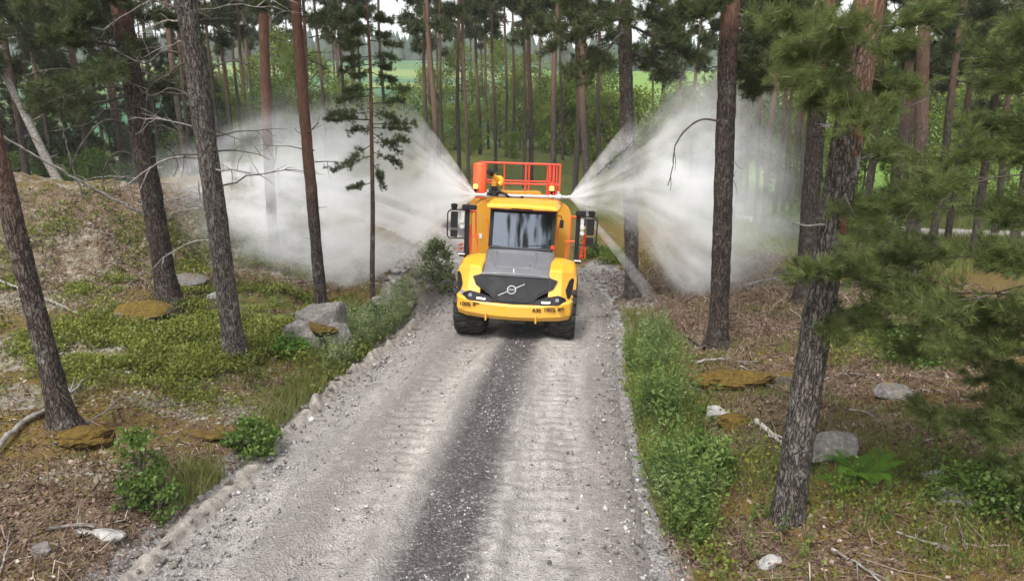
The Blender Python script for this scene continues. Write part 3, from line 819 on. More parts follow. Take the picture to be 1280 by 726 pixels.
for T_, P_q, B_, uu in ((T2, P2, B2, 165), (T3, P3, B3, 250)):
    for k in range(13):
        add_dead(T_, P_q, hr(B_, uu, _r.uniform(-30, 240)), _r.choice([-1, 1]) * _r.uniform(-.7, .7) + (math.pi if k % 2 else 0), _r.uniform(-.1, .5), _r.uniform(.8, 2.3), _r.uniform(.012, .022), 700 + k + int(uu), -.25, 5, M_DEAD if k % 3 else M_TWIG, .2)
stubs(T4, P4, [hr(B4, 333, v) for v in (270, 230, 190, 150, 110, 60, 20)], 15, .012, lmax=.9)
add_dead_to(T5, P5, B5, hr(B5, 381, 168), [(388, 163, -.2), (399, 152, -.3)], .022, 16)
add_dead_to(T5, P5, B5, hr(B5, 381, 170), [(374, 166, .1), (368, 160, .1)], .016, 17, twigs=0)
stubs(T5, P5, [hr(B5, 390, v) for v in (330, 300, 260, 215, 130, 95, 60, 30, 10)], 18, .01, lmax=.5)
add_dead_to(R1, PR1, BR1, hr(BR1, 901, 154), [(880, 149, -.2), (862, 158, -.3), (845, 180, -.4), (842, 205, -.4), (836, 233, -.4)], .028, 19)
add_dead_to(R1, PR1, BR1, hr(BR1, 905, 100), [(895, 85, -.1), (884, 78, -.2)], .015, 20, twigs=0)
stubs(R1, PR1, [hr(BR1, 900, v) for v in (390, 340, 300, 250, 215, 175, 120, 60)], 21, .008, lmin=.05, lmax=.16)
add_dead_to(R2, PR2, BR2, hr(BR2, 1050, 160), [(1062, 145, 0), (1090, 148, .2), (1130, 132, .4)], .02, 22, M_DEAD)
add_dead_to(R2, PR2, BR2, hr(BR2, 1030, 280), [(1012, 281, -.2), (993, 279, -.3)], .02, 23, M_DEAD, twigs=0)
add_dead_to(R3, PR3, BR3, hr(BR3, 1028, 158), [(1040, 158, -.5), (1022, 154, -.8)], .03, 24, M_DEAD, twigs=1)
stubs(R2, PR2, [hr(BR2, 1020, v) for v in (560, 500, 440, 380, 330)], 25, .012, lmin=.05, lmax=.15)
stubs(MT, PMT, [hr(BMT, 790, v) for v in (300, 240, 160, 100, 60, 30)], 26, .02, lmax=1.1)
# orange scars on the big pine (patches of flaked bark)
M_SCAR = m_mud('flaked_orange_bark', (.085, .042, .026), (.22, .10, .058))
def scar(t, P, b, u, v, rad, hh, seed):
    rg = np.random.default_rng(seed)
    h = hr(b, u, v); c = along(P, h); 
    rad = (.175 - .07 * h / 13) * 1.04; hw_ = .7
    a = np.linspace(-hw_, hw_, 21) - math.pi / 2 + .3; z = np.linspace(-hh, hh, 21)
    A, Z = np.meshgrid(a, z)
    rr = rad * (1 + .06 * fbm(A * 6 + seed, Z * 30, 2, 2)) + .004 - .05 * (((A + math.pi / 2 - .3) / hw_) ** 2 + (Z / hh) ** 2 > .5 + .9 * fbm(A * 2.2 + seed * 5, Z * 9, 4, 3))
    ax = np.array([along(P, h + zz) for zz in z])
    V = np.stack([ax[:, None, 0] + rr * np.cos(A), ax[:, None, 1] + rr * np.sin(A), ax[:, None, 2] + 0 * A], -1).reshape(-1, 3)
    i = np.arange(441).reshape(21, 21)
    F = np.stack([i[:-1, :-1], i[:-1, 1:], i[1:, 1:], i[1:, :-1]], -1).reshape(-1, 4)
    return obj('bark_flake', mesh_np('bark_flake', V, F, [M_SCAR]), t)
scar(R2, PR2, BR2, 1053, 165, 0, .26, 1)
scar(R2, PR2, BR2, 1036, 290, 0, .22, 2)


# live boughs in the picture: on the big pine, the spray pine and the ones right of them
def bough(t, P, b, u0v0, target, length, seed, tufts=TUFT_NEAR, ts=.2, dens=60, sub=8, r=.02, mats=None, sag=-.05, tone=.45):
    rg = np.random.default_rng(seed)
    h = hr(b, *u0v0); p0 = along(P, h)
    d = at_y(target[0], target[1], b[1] + target[2]) - b - p0
    length = length or np.linalg.norm(d)
    J = Join(); leafy_branch(J, p0, d, length, r, rg, tufts, ts, dens, sag=sag, start=.25, sub=sub, tone=tone)
    return obj('branch', J.mesh('branch', mats or [M_NEEDLE_NEAR, M_TWIG]), t)
for k, (u0, v0, tu, tv, dy) in enumerate([(1066, 90, 1000, 95, -.6), (1068, 80, 980, 60, -.4), (1070, 70, 1120, 60, .3), (1066, 95, 1130, 110, .2), (1068, 60, 1040, 20, -.9), (1072, 40, 960, 30, .4), (1072, 40, 1150, 20, .5), (1066, 110, 1080, 150, -1.0), (1070, 60, 1010, 130, .3)]):
    bough(R2, PR2, BR2, (u0, v0), (tu, tv, dy), None, 200 + k, ts=.16, dens=90, sub=10, tone=.6)
for k, (v0, tu, tv, dy) in enumerate([(330, 1058, 340, -.5), (330, 1075, 345, .5), (350, 1010, 335, -.6), (250, 1090, 262, .2), (210, 1120, 180, .4), (230, 1085, 300, -.7), (400, 1055, 425, -.3), (395, 1100, 400, .4)]):
    bough(R2, PR2, BR2, (1042 - (v0 - 200) * .13, v0), (tu, tv, dy), None, 230 + k, ts=.15, dens=55, sub=7, tone=.6)
for k, (v0, tu, tv, dy) in enumerate([(20, 690, 60, -1.5), (10, 640, 40, -1), (40, 720, 100, -2.5), (5, 850, 40, -2), (30, 880, 70, -1.), (0, 760, 30, -3), (60, 840, 95, 1), (-20, 700, -10, -2), (-20, 820, 0, -2)]):
    bough(MT, PMT, BMT, (784, v0), (tu, tv, dy), None, 260 + k, tufts=TUFT_MID, ts=.28, dens=130, sub=12, r=.05, mats=[M_NEEDLE, M_TWIG], tone=.45)
for k, (v0, tu, tv, dy) in enumerate([(10, 970, 50, -.5), (30, 1000, 90, -1.), (-10, 985, 10, .6), (60, 950, 110, .4), (0, 870, 20, -1.)]):
    bough(R1, PR1, BR1, (915, v0), (tu, tv, dy), None, 280 + k, tufts=TUFT_MID, ts=.25, dens=110, sub=10, r=.035, mats=[M_NEEDLE, M_TWIG], tone=.45)
for k, (v0, tu, tv, dy) in enumerate([(60, 60, 40, -1), (90, 40, 110, 0), (30, 90, 20, -1), (120, 70, 140, 1), (10, 220, 30, 1), (50, 120, 100, -1.5), (100, 200, 110, 1.5), (0, 20, 0, 0), (10, 130, -10, -1)]):
    bough(T2, P2, B2, (153, v0), (tu, tv, dy), None, 300 + k, tufts=TUFT_MID, ts=.26, dens=80, sub=10, r=.04, mats=[M_NEEDLE, M_TWIG], tone=.45)
for k, (v0, tu, tv, dy) in enumerate([(20, 440, 20, .5), (5, 430, 50, -.5), (10, 320, 10, .3)]):
    bough(T5, P5, B5, (367, v0), (tu, tv, dy), None, 315 + k, tufts=TUFT_MID, ts=.26, dens=40, sub=7, r=.025, mats=[M_NEEDLE, M_TWIG], tone=.4)

# young thin pine in front of the left spray
def young_pine():
    b = spot(466, 374); b[2] = gz(b[0], b[1])
    q = at_y(458, 20, b[1]); d = (q - b); d /= d[2]
    H = q[2] - b[2] + .3
    t = thing('young_pine', 'thin young pine with wispy tufted branches in front of the left spray', 'tree', tuple(b))
    me, P = trunk_mesh('trunk', b, b + d * H, .075, .03, M_BARK_RED, 10, .1, .06, .03, .15, 21)
    obj('trunk', me, t)
    spec = [(412, 142, 140, .3), (520, 150, 155, -.3), (505, 125, 130, .4), (430, 112, 112, -.4), (490, 100, 90, .3), (430, 205, 180, -.3), (415, 213, 195, .2), (500, 190, 165, .1), (505, 175, 178, -.4), (436, 235, 228, -.2), (480, 232, 200, .2),
            (425, 90, 80, .3), (495, 70, 70, -.3), (430, 60, 55, 0), (485, 45, 45, .3), (440, 40, 35, -.2), (475, 20, 28, 0), (448, 15, 25, 0), (425, 145, 150, -.5), (500, 205, 190, .2), (405, 150, 150, .1), (510, 160, 160, .2), (440, 165, 160, .5), (490, 145, 140, -.5), (420, 125, 120, .2), (512, 112, 110, 0), (445, 95, 90, -.5), (488, 85, 80, .5), (430, 75, 70, .2), (500, 55, 50, .2), (425, 45, 40, .4), (490, 25, 28, .4)]
    for k, (tu, tv, v0, dy) in enumerate(spec):
        rg = np.random.default_rng(400 + k)
        p0 = along(P, min(H - .1, float(at_y(462, v0, b[1])[2] - b[2])))
        tgt = at_y(tu, tv, b[1] + dy) - b
        J = Join(); leafy_branch(J, p0, tgt - p0, np.linalg.norm(tgt - p0), .014, rg, TUFT_MID, .125, 62 if tv > 100 else 74, sag=-.05, start=.22, sub=11, tone=.55, subl=.42)
        obj('branch', J.mesh('branch', [M_NEEDLE, M_TWIG]), t)
    return t
young_pine()

# the young pine whose boughs fill the right edge, close to the camera
def near_edge_pine():
    b = np.array([6.9, 7.2, 0.]); b[2] = gz(b[0], b[1])
    t = thing('young_pine', 'bushy young pine whose blurred green boughs hang in at the right edge', 'tree', tuple(b))
    H = 7.5
    me, P = trunk_mesh('trunk', b, b + np.array([.2, 0, H]), .11, .04, M_BARK_RED, 12, .1, .06, .04, .2, 23)
    obj('trunk', me, t)
    spec = [(1215, 195, .6), (1150, 235, 0), (1120, 310, .5), (1085, 250, 1.2), (1130, 350, -.4), (1180, 390, .4), (1090, 350, .9), (1075, 390, .6), (1170, 450, -.3), (1210, 480, .2), (1160, 520, .2), (1230, 540, .1), (1245, 330, .8), (1240, 250, .3), (1230, 160, .9), (1180, 190, .4), (1260, 400, -.5), (1255, 100, .5), (1270, 40, .3), (1230, 60, 1.0), (1270, 590, -.2), (1120, 430, 1.1), (1250, 330, -.2), (1265, 200, .2), (1270, 480, .1)]
    for k, (tu, tv, dy) in enumerate(spec):
        rg = np.random.default_rng(500 + k)
        tgt = at_y(tu, tv, b[1] + dy) - b
        hh = max(.4, tgt[2] + rg.uniform(-.1, .3)); p0 = along(P, min(H - .3, hh))
        d = tgt - p0
        J = Join(); leafy_branch(J, p0, d, np.linalg.norm(d), .018, rg, TUFT_NEAR, .17, 120, sag=rg.uniform(-.1, .05), start=(max(.4, min(.8, 235 / (1400 - tu))) if 230 < tv < 360 else .4), sub=10, tone=.6, subl=.45)
        obj('branch', J.mesh('branch', [M_NEEDLE_NEAR, M_TWIG]), t)
    rg = np.random.default_rng(555)
    J = Join()
    for k in range(30):
        z = rg.uniform(.6, H - .2); a = rg.uniform(-1.3, 1.3)
        leafy_branch(J, along(P, z), (math.cos(a), math.sin(a), .1), (1 - z / H) * 1.6 + .4, .018, rg, TUFT_MID, .2, 40, sub=6, start=.3)
    obj('crown', J.mesh('crown', [M_NEEDLE_NEAR, M_TWIG]), t)
near_edge_pine()

# ---------------------------------------------------------------- the forest behind
rgf = np.random.default_rng(77)
def far_trunk_meshes():
    out = []
    for i in range(6):
        me, P = trunk_mesh('trunk', np.zeros(3), np.array([rgf.normal(0, .25), rgf.normal(0, .25), 16.5]), .17, .09, M_BARK_GREY, 9, .5, .05, .10, .2, 90 + i, h_off=rgf.uniform(-1, 2))
        out.append(me)
    return out
FT = far_trunk_meshes()
def far_pine(u, y, dia, label, group, x=None, lean=0.):
    x = (u - 640) / 853. * (y * 1.0) if x is None else x
    z = gz(x, y)
    t = thing('pine_tree', label, 'tree', (x, y, z), group)
    k = int(rgf.integers(6)); s = dia / .34; hs = rgf.uniform(.9, 1.12)
    o = obj('trunk', FT[k], t); o.scale = (s, s, hs)
    c = obj('crown', CROWN_FAR[int(rgf.integers(5))], t); c.rotation_euler.z = rgf.random() * 6.28; c.scale = (hs, hs, hs)
    t.rotation_euler = (rgf.normal(0, .012), rgf.normal(0, .012) + lean, 0)
    return t
for u, y, d in [(537, 44, .28), (546, 40, .38), (556, 52, .25), (575, 48, .3), (586, 41, .22), (601, 60, .34), (611, 72, .3), (620, 50, .25), (633, 58, .26), (641, 65, .3), (655, 45, .24), (663, 46, .36), (676, 70, .3), (690, 39, .38), (702, 55, .25), (718, 42, .38), (733, 37, .42), (748, 50, .3)]:
    far_pine(u, y, d, 'slender orange barked pine in the open forest behind the red railing', 'pines behind the truck')
for u, y, d in [(237, 33, .3), (247, 36, .22), (258, 45, .3), (283, 50, .25), (297, 48, .3), (310, 60, .3), (318, 44, .22), (352, 42, .24), (395, 47, .28), (412, 55, .3), (440, 52, .26), (487, 58, .3)]:
    far_pine(u, y, d, 'pale far pine trunk fading into the mist left of the truck', 'pines behind the left spray')
for u, y, d in [(-30, 34, .3), (15, 36, .3), (48, 40, .33), (100, 42, .3), (120, 50, .3), (160, 46, .3), (192, 40, .28), (208, 52, .3), (-60, 45, .3), (70, 60, .3), (140, 64, .3)]:
    far_pine(u, y, d, 'shaded pine among the dark undergrowth beyond the heather bank', 'pines beyond the left bank')
for u, y, d in [(918, 46, .26), (932, 52, .25), (945, 42, .26), (957, 37, .34), (968, 40, .27), (978, 44, .27), (988, 38, .24), (1000, 50, .3), (884, 56, .3), (860, 48, .3), (842, 60, .3)]:
    far_pine(u, y, d, 'slim pine in the close row against the sunny yellow green meadow', 'pines at the meadow edge')
for u, y, d in [(1082, 30, .36), (1112, 27, .42), (1126, 38, .3), (1146, 22, .46), (1172, 29, .34), (1190, 34, .32), (1226, 30, .36), (1248, 38, .34), (1275, 28, .4), (1310, 34, .4), (1340, 26, .4)]:
    t_ = far_pine(u, y, d, 'brown pine trunk seen between the green boughs at the right', 'pines beside the farm track')
    for ch in t_.children:
        if ch.name.startswith('crown'): ch.data = CROWN_NEAR[int(u) % 2]; ch.location.z = -3.
for k in range(56):
    u = rgf.uniform(-40, 1320) if k < 30 else rgf.uniform(250, 620); y = rgf.uniform(66, 110)
    if 462 < u < 540: continue
    far_pine(u, y, rgf.uniform(.24, .38), 'distant pine in the thinning edge of the forest', 'distant forest pines')
for x, y in [(-24, 30), (-29, 38), (-33, 33), (-36, 44), (-27, 48), (-42, 40), (-40, 52), (-48, 46), (33, 30), (40, 36), (38, 44)]:
    far_pine(0, y, rgf.uniform(.26, .38), 'pine standing outside the view beside the wood', 'pines outside the view', x=x)
# greenery between the trunks
def bush(mesh, u, y, s, name, label, cat, group, trunk=True):
    x = (u - 640) / 853. * y; z = gz(x, y)
    t = thing(name, label, cat, (x, y, z), group)
    c = obj('crown', mesh, t); c.rotation_euler.z = rgf.random() * 6.28; c.scale = (s, s, s * rgf.uniform(.85, 1.15))
    if trunk:
        o = obj('trunk', FT[int(rgf.integers(6))], t); o.scale = (.45 * s, .45 * s, .3 * s)
    return t
for u, y, s, k in [(500, 66, .6, 0), (520, 62, .6, 1), (545, 64, .75, 1), (570, 72, .8, 0), (595, 70, .75, 1), (625, 74, .8, 1), (650, 70, .8, 0), (680, 68, .8, 1), (705, 64, .8, 0), (740, 66, .9, 1), (480, 72, .9, 0), (440, 76, .9, 1), (590, 58, .45, 1), (640, 56, .4, 1)]:
    bush([BIRCH, BIRCH][k][int(rgf.integers(2))], u, y, s, 'broadleaf_tree', 'leafy green bush tree filling the gap behind the pines', 'tree', 'leafy trees behind the truck')
for u, y, s in [(930, 62, 1.3), (955, 58, 1.3), (985, 64, 1.4), (1010, 60, 1.2), (1040, 66, 1.5), (1075, 60, 1.3), (1110, 64, 1.4), (1150, 58, 1.3), (1200, 62, 1.4), (1250, 56, 1.4), (1300, 60, 1.5), (905, 68, 1.3), (1180, 47, .8), (1215, 49, .9)]:
    bush(BIRCH[int(rgf.integers(3))], u, y, s, 'broadleaf_tree', 'bright yellow green birch beyond the meadow on the right', 'tree', 'birches beyond the meadow')
for u, y, s in [(985, 34, .35), (1005, 32, .4), (1035, 33, .4), (960, 36, .3), (1060, 36, .4), (1100, 33, .4)]:
    bush(ROWAN[0], u, y, s, 'bush', 'low green bush at the foot of the row of slim pines', 'bush', 'bushes at the meadow edge', False)
for u, y, s, k in [(-20, 50, 1.0, 1), (25, 44, .8, 0), (75, 48, .9, 1), (110, 40, .7, 0), (150, 52, 1.0, 1), (180, 44, .6, 2), (215, 54, .9, 0), (130, 36, .5, 2), (60, 38, .6, 2), (245, 58, .9, 1), (-50, 38, .8, 0), (270, 64, 1., 0)]:
    bush(SPRUCE[k], u, y, s, 'spruce_tree', 'dark green spruce filling the shade beyond the left bank', 'tree', 'spruces beyond the left bank')
for u, y, s in [(130, 33, .5), (160, 35, .45), (100, 34, .4), (230, 40, .5), (30, 34, .45)]:
    bush(ROWAN[1], u, y, s, 'bush', 'sunlit rowan bush growing behind the crest of the left bank', 'bush', 'bushes behind the left bank', False)
for u, y, s in [(700, 62, 1.2), (730, 66, 1.2), (760, 60, 1.2), (790, 64, 1.3), (820, 58, 1.2), (850, 63, 1.3), (690, 74, 1.3), (715, 78, 1.4), (745, 74, 1.4), (775, 78, 1.4), (805, 74, 1.4), (835, 78, 1.4), (865, 74, 1.4), (895, 76, 1.4), (880, 60, 1.2), (420, 70, 1.0), (380, 68, 1.0), (345, 66, 1.0), (310, 70, 1.1), (455, 74, 1.2), (400, 78, 1.2), (360, 80, 1.3), (330, 74, 1.1), (290, 76, 1.2), (270, 66, 1.0), (540, 80, 1.2), (580, 84, 1.2), (510, 78, 1.1), (620, 86, 1.2), (660, 82, 1.2)]:
    bush([BIRCH, ROWAN][int(u) % 2][int(rgf.integers(2))], u, y, s, 'broadleaf_tree', 'pale green broadleaf tree half hidden behind the spray', 'tree', 'leafy trees behind the spray')
for u, y, d in [(-10, 27, .3), (120, 34, .28), (40, 30, .3), (175, 38, .26), (75, 44, .3)]:
    t_ = far_pine(u, y, d, 'dim low crowned pine crowding the shade beyond the left bank', 'low pines beyond the left bank')
    for ch in t_.children:
        if ch.name.startswith('crown'): ch.location.z = -5.2
# thin grey leaning tree on the bank
b = at_y(76, 236, 27.5); b[2] = gz(b[0], b[1])
tl = thing('pine_tree', 'thin grey leaning dead pine on top of the left bank', 'tree', tuple(b))
q = at_y(2, 85, 27.5); dd = (q - b) / (q - b)[2]
me, P_ = trunk_mesh('trunk', b, b + dd * 8, .17, .08, M_DEAD, 12, .15, .08, .08, .2, 33); obj('trunk', me, tl)
stubs(tl, P_, [1, 1.6, 2.4, 3, 3.8], 34, .02, M_DEAD, .3, 1.3)
# far wooded hill: one mass
rgm = np.random.default_rng(8); J = Join(); n = 2600
fx = rgm.uniform(-330, 330, n); fy = rgm.uniform(300, 430, n)
fz = terr(fx, fy, False)
CONE = (np.array([[1, 0, 0], [.5, .87, .1], [-.5, .87, -.05], [-1, 0, .08], [-.5, -.87, 0], [.5, -.87, .1], [0, 0, 1.], [.6, .2, .45], [-.5, .5, .5], [-.1, -.65, .4]]) * [1, 1, 1],
        np.array([[0, 1, 7], [1, 8, 7], [1, 2, 8], [2, 3, 8], [3, 4, 9], [3, 9, 8], [4, 5, 9], [5, 0, 9], [0, 7, 9], [7, 8, 6], [8, 9, 6], [9, 7, 6]]))
Vc, Fc = scatter(*CONE, np.stack([fx, fy, fz - .5], 1), np.tile([0, 0, 1.], (n, 1)), np.stack([rgm.uniform(2.5, 6, n), rgm.uniform(2.5, 6, n), rgm.uniform(7, 17, n)], 1))
M_FARWOOD = mat_leaf('far_wood', (.022, .038, .024), (.045, .066, .040), .1, .8)
J.add(Vc, Fc, np.repeat(rgm.random(n), 10))
tag(obj('forest', J.mesh('forest', [M_FARWOOD])), kind='stuff')
# pines behind the camera, mirrored in the windscreen
for x, y in [(-6, -9), (-2.9, -15), (5, -7), (8, -13), (-10, -14), (1.9, -20), (-7, -22), (6, -20)]:
    far_pine(0, y, rgf.uniform(.3, .4), 'tall pine by the road behind the viewer, mirrored in the windscreen', 'pines mirrored in the windscreen', x=x)

# where trees of a row can be told apart only by their order, the label says which one it is
ORD = 'first second third fourth fifth sixth seventh eighth ninth tenth eleventh twelfth thirteenth fourteenth fifteenth sixteenth seventeenth eighteenth nineteenth twentieth'.split()
def in_order(group, phrase, edge):
    os_ = [o for o in COL.objects if o.get('group') == group and o.parent is None]
    px = {o.name: 640 + 853 * o.location.x / (o.location.y * _ct + (CAM_Z - o.location.z) * _st) for o in os_}
    ins = sorted([o for o in os_ if 0 < px[o.name] < 1280], key=lambda o: px[o.name])
    for k, o in enumerate(ins): o['label'] = phrase % ORD[k]
    for o in os_:
        if o not in ins: o['label'] = edge
in_order('pines behind the truck', 'slender pine in the open wood behind the railing, %s from the left', 'slender pine beyond the edge of the view')
in_order('pines behind the left spray', 'pale pine trunk fading into the left spray, %s from the left', 'pale pine beyond the edge of the view')
in_order('pines at the meadow edge', 'slim pine in the close row against the meadow, %s from the left', 'slim pine beyond the edge of the view')
in_order('pines beside the farm track', 'brown pine between the green boughs at the right, %s from the left', 'brown pine just beyond the right edge of the view')
in_order('pines beyond the left bank', 'shaded pine in the undergrowth beyond the left bank, %s from the left', 'shaded pine just beyond the left edge of the view')
in_order('spruces beyond the left bank', 'dark green spruce in the shade beyond the left bank, %s from the left', 'dark green spruce just beyond the left edge of the view')
in_order('birches beyond the meadow', 'yellow green birch beyond the meadow on the right, %s from the left', 'yellow green birch just beyond the right edge of the view')
in_order('leafy trees behind the truck', 'leafy green tree filling the gap behind the railing, %s from the left', 'leafy green tree beyond the edge of the view')
in_order('low pines beyond the left bank', 'dim low crowned pine crowding the left bank, %s from the left', 'dim low crowned pine just beyond the left edge of the view')
in_order('bushes at the meadow edge', 'low green bush at the foot of the slim pines, %s from the left', 'low green bush beyond the edge of the view')
in_order('bushes behind the left bank', 'sunlit rowan bush behind the crest of the left bank, %s from the left', 'rowan bush beyond the left edge of the view')
# ================================================================ the water truck
def m_paint(name, c, rough=.32, coat=.5, dust=.25, dustc=(.36, .30, .22)):
    N = NT(name)
    n = N.noise(N.coord('Object'), 3.5, 6, .7)
    geo = N.n('NewGeometry'); sx = N.n('SeparateXYZ'); N.link(geo.outputs['Position'], sx.inputs[0])
    fine = N.noise(N.coord('Object', scale=(1, 1, .35)), 22., 4, .7)
    low = N.math('SUBTRACT', 1., N.smooth(sx.outputs[2], -.2, 1.1))
    grime = N.math('ADD', N.ramp(n, [(.42, 0.), (.75, dust)]), N.math('MULTIPLY', low, N.ramp(fine, [(.40, 0.), (.66, min(1., dust * 2.6))])), clamp=True)
    col = N.mix(grime, c, dustc)
    N.bsdf(col, N.ramp(n, [(.35, rough), (.75, rough + .3)]), spec=.5, coat=coat)
    return N.m
M_YEL = m_paint('yellow_paint', (.74, .36, .010), .34, .25, .12)
M_SHADE_ORG = m_paint('shaded_yellow_orange_paint', (.60, .28, .010), .40, .3, .25)  # body yellow with shade put into its colour, for tank and cab; orange hatch too
M_HOOD = m_paint('grey_paint', (.105, .108, .120), .36, .35, .25, (.30, .29, .28))
M_BLK = m_paint('black_plastic', (.010, .010, .012), .5, .0, .03, (.10, .09, .08)); M_BLK.node_tree.nodes['Principled BSDF'].inputs['Specular IOR Level'].default_value = .25
M_RED = m_paint('signal_red_paint', (.70, .045, .018), .38, .2, .12)
M_REDOR = m_paint('red_orange_paint', (.78, .10, .018), .4, .2, .12)
M_STEEL = m_paint('pipe_steel', (.50, .50, .49), .35, 0, .3); 
M_CHROME = m_paint('badge_metal', (.24, .24, .26), .35, 0, 0.)
M_CHROME.node_tree.nodes['Principled BSDF'].inputs['Metallic'].default_value = .9
M_DARK = m_paint('chassis_black', (.020, .019, .018), .7, 0, .6, (.10, .09, .08))
def m_rubber():
    N = NT('tyre_rubber'); n = N.noise(N.coord('Object'), 7, 5, .65)
    N.bsdf(N.ramp(n, [(.35, (.016, .016, .016)), (.6, (.045, .042, .039)), (.8, (.14, .13, .12))]), .85, normal=N.bump(N.noise(N.coord('Object'), 40, 3), .3, .01), spec=.2); return N.m
M_RUB = m_rubber()
def m_emit(name, c, e):
    N = NT(name); b = N.bsdf(c, .3); b.inputs['Emission Color'].default_value = tuple(c) + (1,); b.inputs['Emission Strength'].default_value = e; return N.m
M_DRL = m_emit('daytime_lamp', (1, .98, .95), 1.6)
M_AMBER = m_emit('amber_lamp', (1., .45, .10), 1.2)
N = NT('lamp_lens'); N.bsdf((.25, .27, .33), .08, spec=.6); M_LENS = N.m
N = NT('print_black'); N.bsdf((.015, .012, .01), .6); M_PRINT = N.m
N = NT('white_plastic'); N.bsdf((.7, .7, .69), .5); M_WHITE = N.m
N = NT('seat_cloth'); N.bsdf((.03, .03, .034), .9); M_SEAT = N.m
def m_glass():
    N = NT('tinted_glass')
    fr = N.n('Fresnel'); fr.inputs[0].default_value = 1.7
    gl = N.n('BsdfGlossy'); gl.inputs['Roughness'].default_value = .06; gl.inputs['Color'].default_value = (.60, .66, .76, 1)
    tr = N.n('BsdfTransparent'); tr.inputs[0].default_value = (.20, .23, .23, 1)
    mx = N.n('MixShader'); N.link(N.math('MULTIPLY_ADD', fr.outputs[0], 1.3, .10, True), mx.inputs[0]); N.link(tr.outputs[0], mx.inputs[1]); N.link(gl.outputs[0], mx.inputs[2])
    N.link(mx.outputs[0], N.out.inputs[0]); return N.m
M_GLASS = m_glass()

class PB:
    """polygon builder: boxes, prisms, lofts, tubes joined into one part"""
    def __init__(s): s.v = []; s.f = []; s.m = []
    def _a(s, vs, fs, m=0):
        o = len(s.v); s.v += [tuple(map(float, p)) for p in vs]; s.f += [tuple(i + o for i in f) for f in fs]; s.m += [m] * len(fs)
    def box(s, x0, x1, y0, y1, z0, z1, m=0, rot=None, c=None):
        P = [(x, y, z) for z in (z0, z1) for y in (y0, y1) for x in (x0, x1)]
        if rot is not None:
            c = Vector(c or ((x0 + x1) / 2, (y0 + y1) / 2, (z0 + z1) / 2)); P = [tuple(rot @ (Vector(p) - c) + c) for p in P]
        s._a(P, [(0, 2, 3, 1), (4, 5, 7, 6), (0, 1, 5, 4), (2, 6, 7, 3), (0, 4, 6, 2), (1, 3, 7, 5)], m)
    def loft(s, rings, cap=True, close=True, m=0):
        n = len(rings[0]); P = [p for r in rings for p in r]; F = []
        for i in range(len(rings) - 1):
            for j in range(n if close else n - 1):
                F.append((i * n + j, i * n + (j + 1) % n, (i + 1) * n + (j + 1) % n, (i + 1) * n + j))
        if cap: F.append(tuple(range(n))[::-1]); F.append(tuple(range((len(rings) - 1) * n, len(rings) * n)))
        s._a(P, F, m)
    def tube(s, pts, r, n=8, m=0):
        P = resample(pts, max(.02, np.linalg.norm(np.diff(np.array(pts), axis=0), axis=1).sum() / 24)) if len(pts) > 2 else np.array(pts, float)
        V, F = tube_np(P, r, n)
        k = len(P); s._a(V.tolist(), [tuple(f) for f in F.tolist()] + [tuple(range(n))[::-1], tuple(range((k - 1) * n, k * n))], m)
    def rod(s, a, b, r, n=8, m=0): s.tube([a, b], r, n, m)
    def poly_tube(s, pts, r, n=8, m=0):
        for a, b in zip(pts[:-1], pts[1:]): s.rod(a, b, r, n, m)
    def lathe_x(s, prof, c, n=32, m=0):
        """profile of (x, radius) turned about an axis along x through c"""
        rings = [[(c[0] + x, c[1] + r * math.cos(a), c[2] + r * math.sin(a)) for a in [k / n * 6.28318 for k in range(n)]] for x, r in prof]
        s.loft(rings, True, True, m)
    def lathe_z(s, prof, c, n=20, m=0):
        s.loft([[(c[0] + r * math.cos(a), c[1] + r * math.sin(a), c[2] + z) for a in [k / n * 6.28318 for k in range(n)]] for z, r in prof], True, True, m)
    def lathe_y(s, prof, c, n=20, m=0):
        s.loft([[(c[0] + r * math.sin(a), c[1] + y, c[2] + r * math.cos(a)) for a in [k / n * 6.28318 for k in range(n)]] for y, r in prof], True, True, m)
    def build(s, name, mats, parent, bevel=0., smooth=False, seg=2, loc=None, label=None):
        me = bpy.data.meshes.new(name); me.from_pydata(s.v, [], s.f)
        for mt in (mats if isinstance(mats, (list, tuple)) else [mats]): me.materials.append(mt)
        me.polygons.foreach_set('material_index', np.array(s.m, np.int32))
        b = bmesh.new(); b.from_mesh(me); bmesh.ops.recalc_face_normals(b, faces=b.faces); b.to_mesh(me); b.free()
        if smooth or bevel: me.polygons.foreach_set('use_smooth', np.ones(len(me.polygons), bool))
        if bevel or smooth:
            me.set_sharp_from_angle(angle=R(38))
        o = obj(name, me, parent, loc)
        if bevel:
            md = o.modifiers.new('bevel', 'BEVEL'); md.width = bevel; md.segments = seg; md.limit_method = 'ANGLE'; md.angle_limit = R(28); md.harden_normals = True
        if label: o['label'] = label
        return o

def lettering(txt, size, mat, parent, loc, rot, depth=.004, name='lettering', bold=False, sx=1.):
    cu = bpy.data.curves.new('t', 'FONT'); cu.body = txt; cu.size = size; cu.extrude = depth; cu.align_x = 'CENTER'; cu.align_y = 'CENTER'
    if bold: cu.offset = size * .02
    to = bpy.data.objects.new('t', cu); COL.objects.link(to)
    dg = bpy.context.evaluated_depsgraph_get()
    me = bpy.data.meshes.new_from_object(to.evaluated_get(dg)); me.name = name
    bpy.data.objects.remove(to)
    me.materials.clear(); me.materials.append(mat)
    o = obj(name, me, parent, loc); o.rotation_euler = rot; o.scale = (sx, 1, 1)
    return o

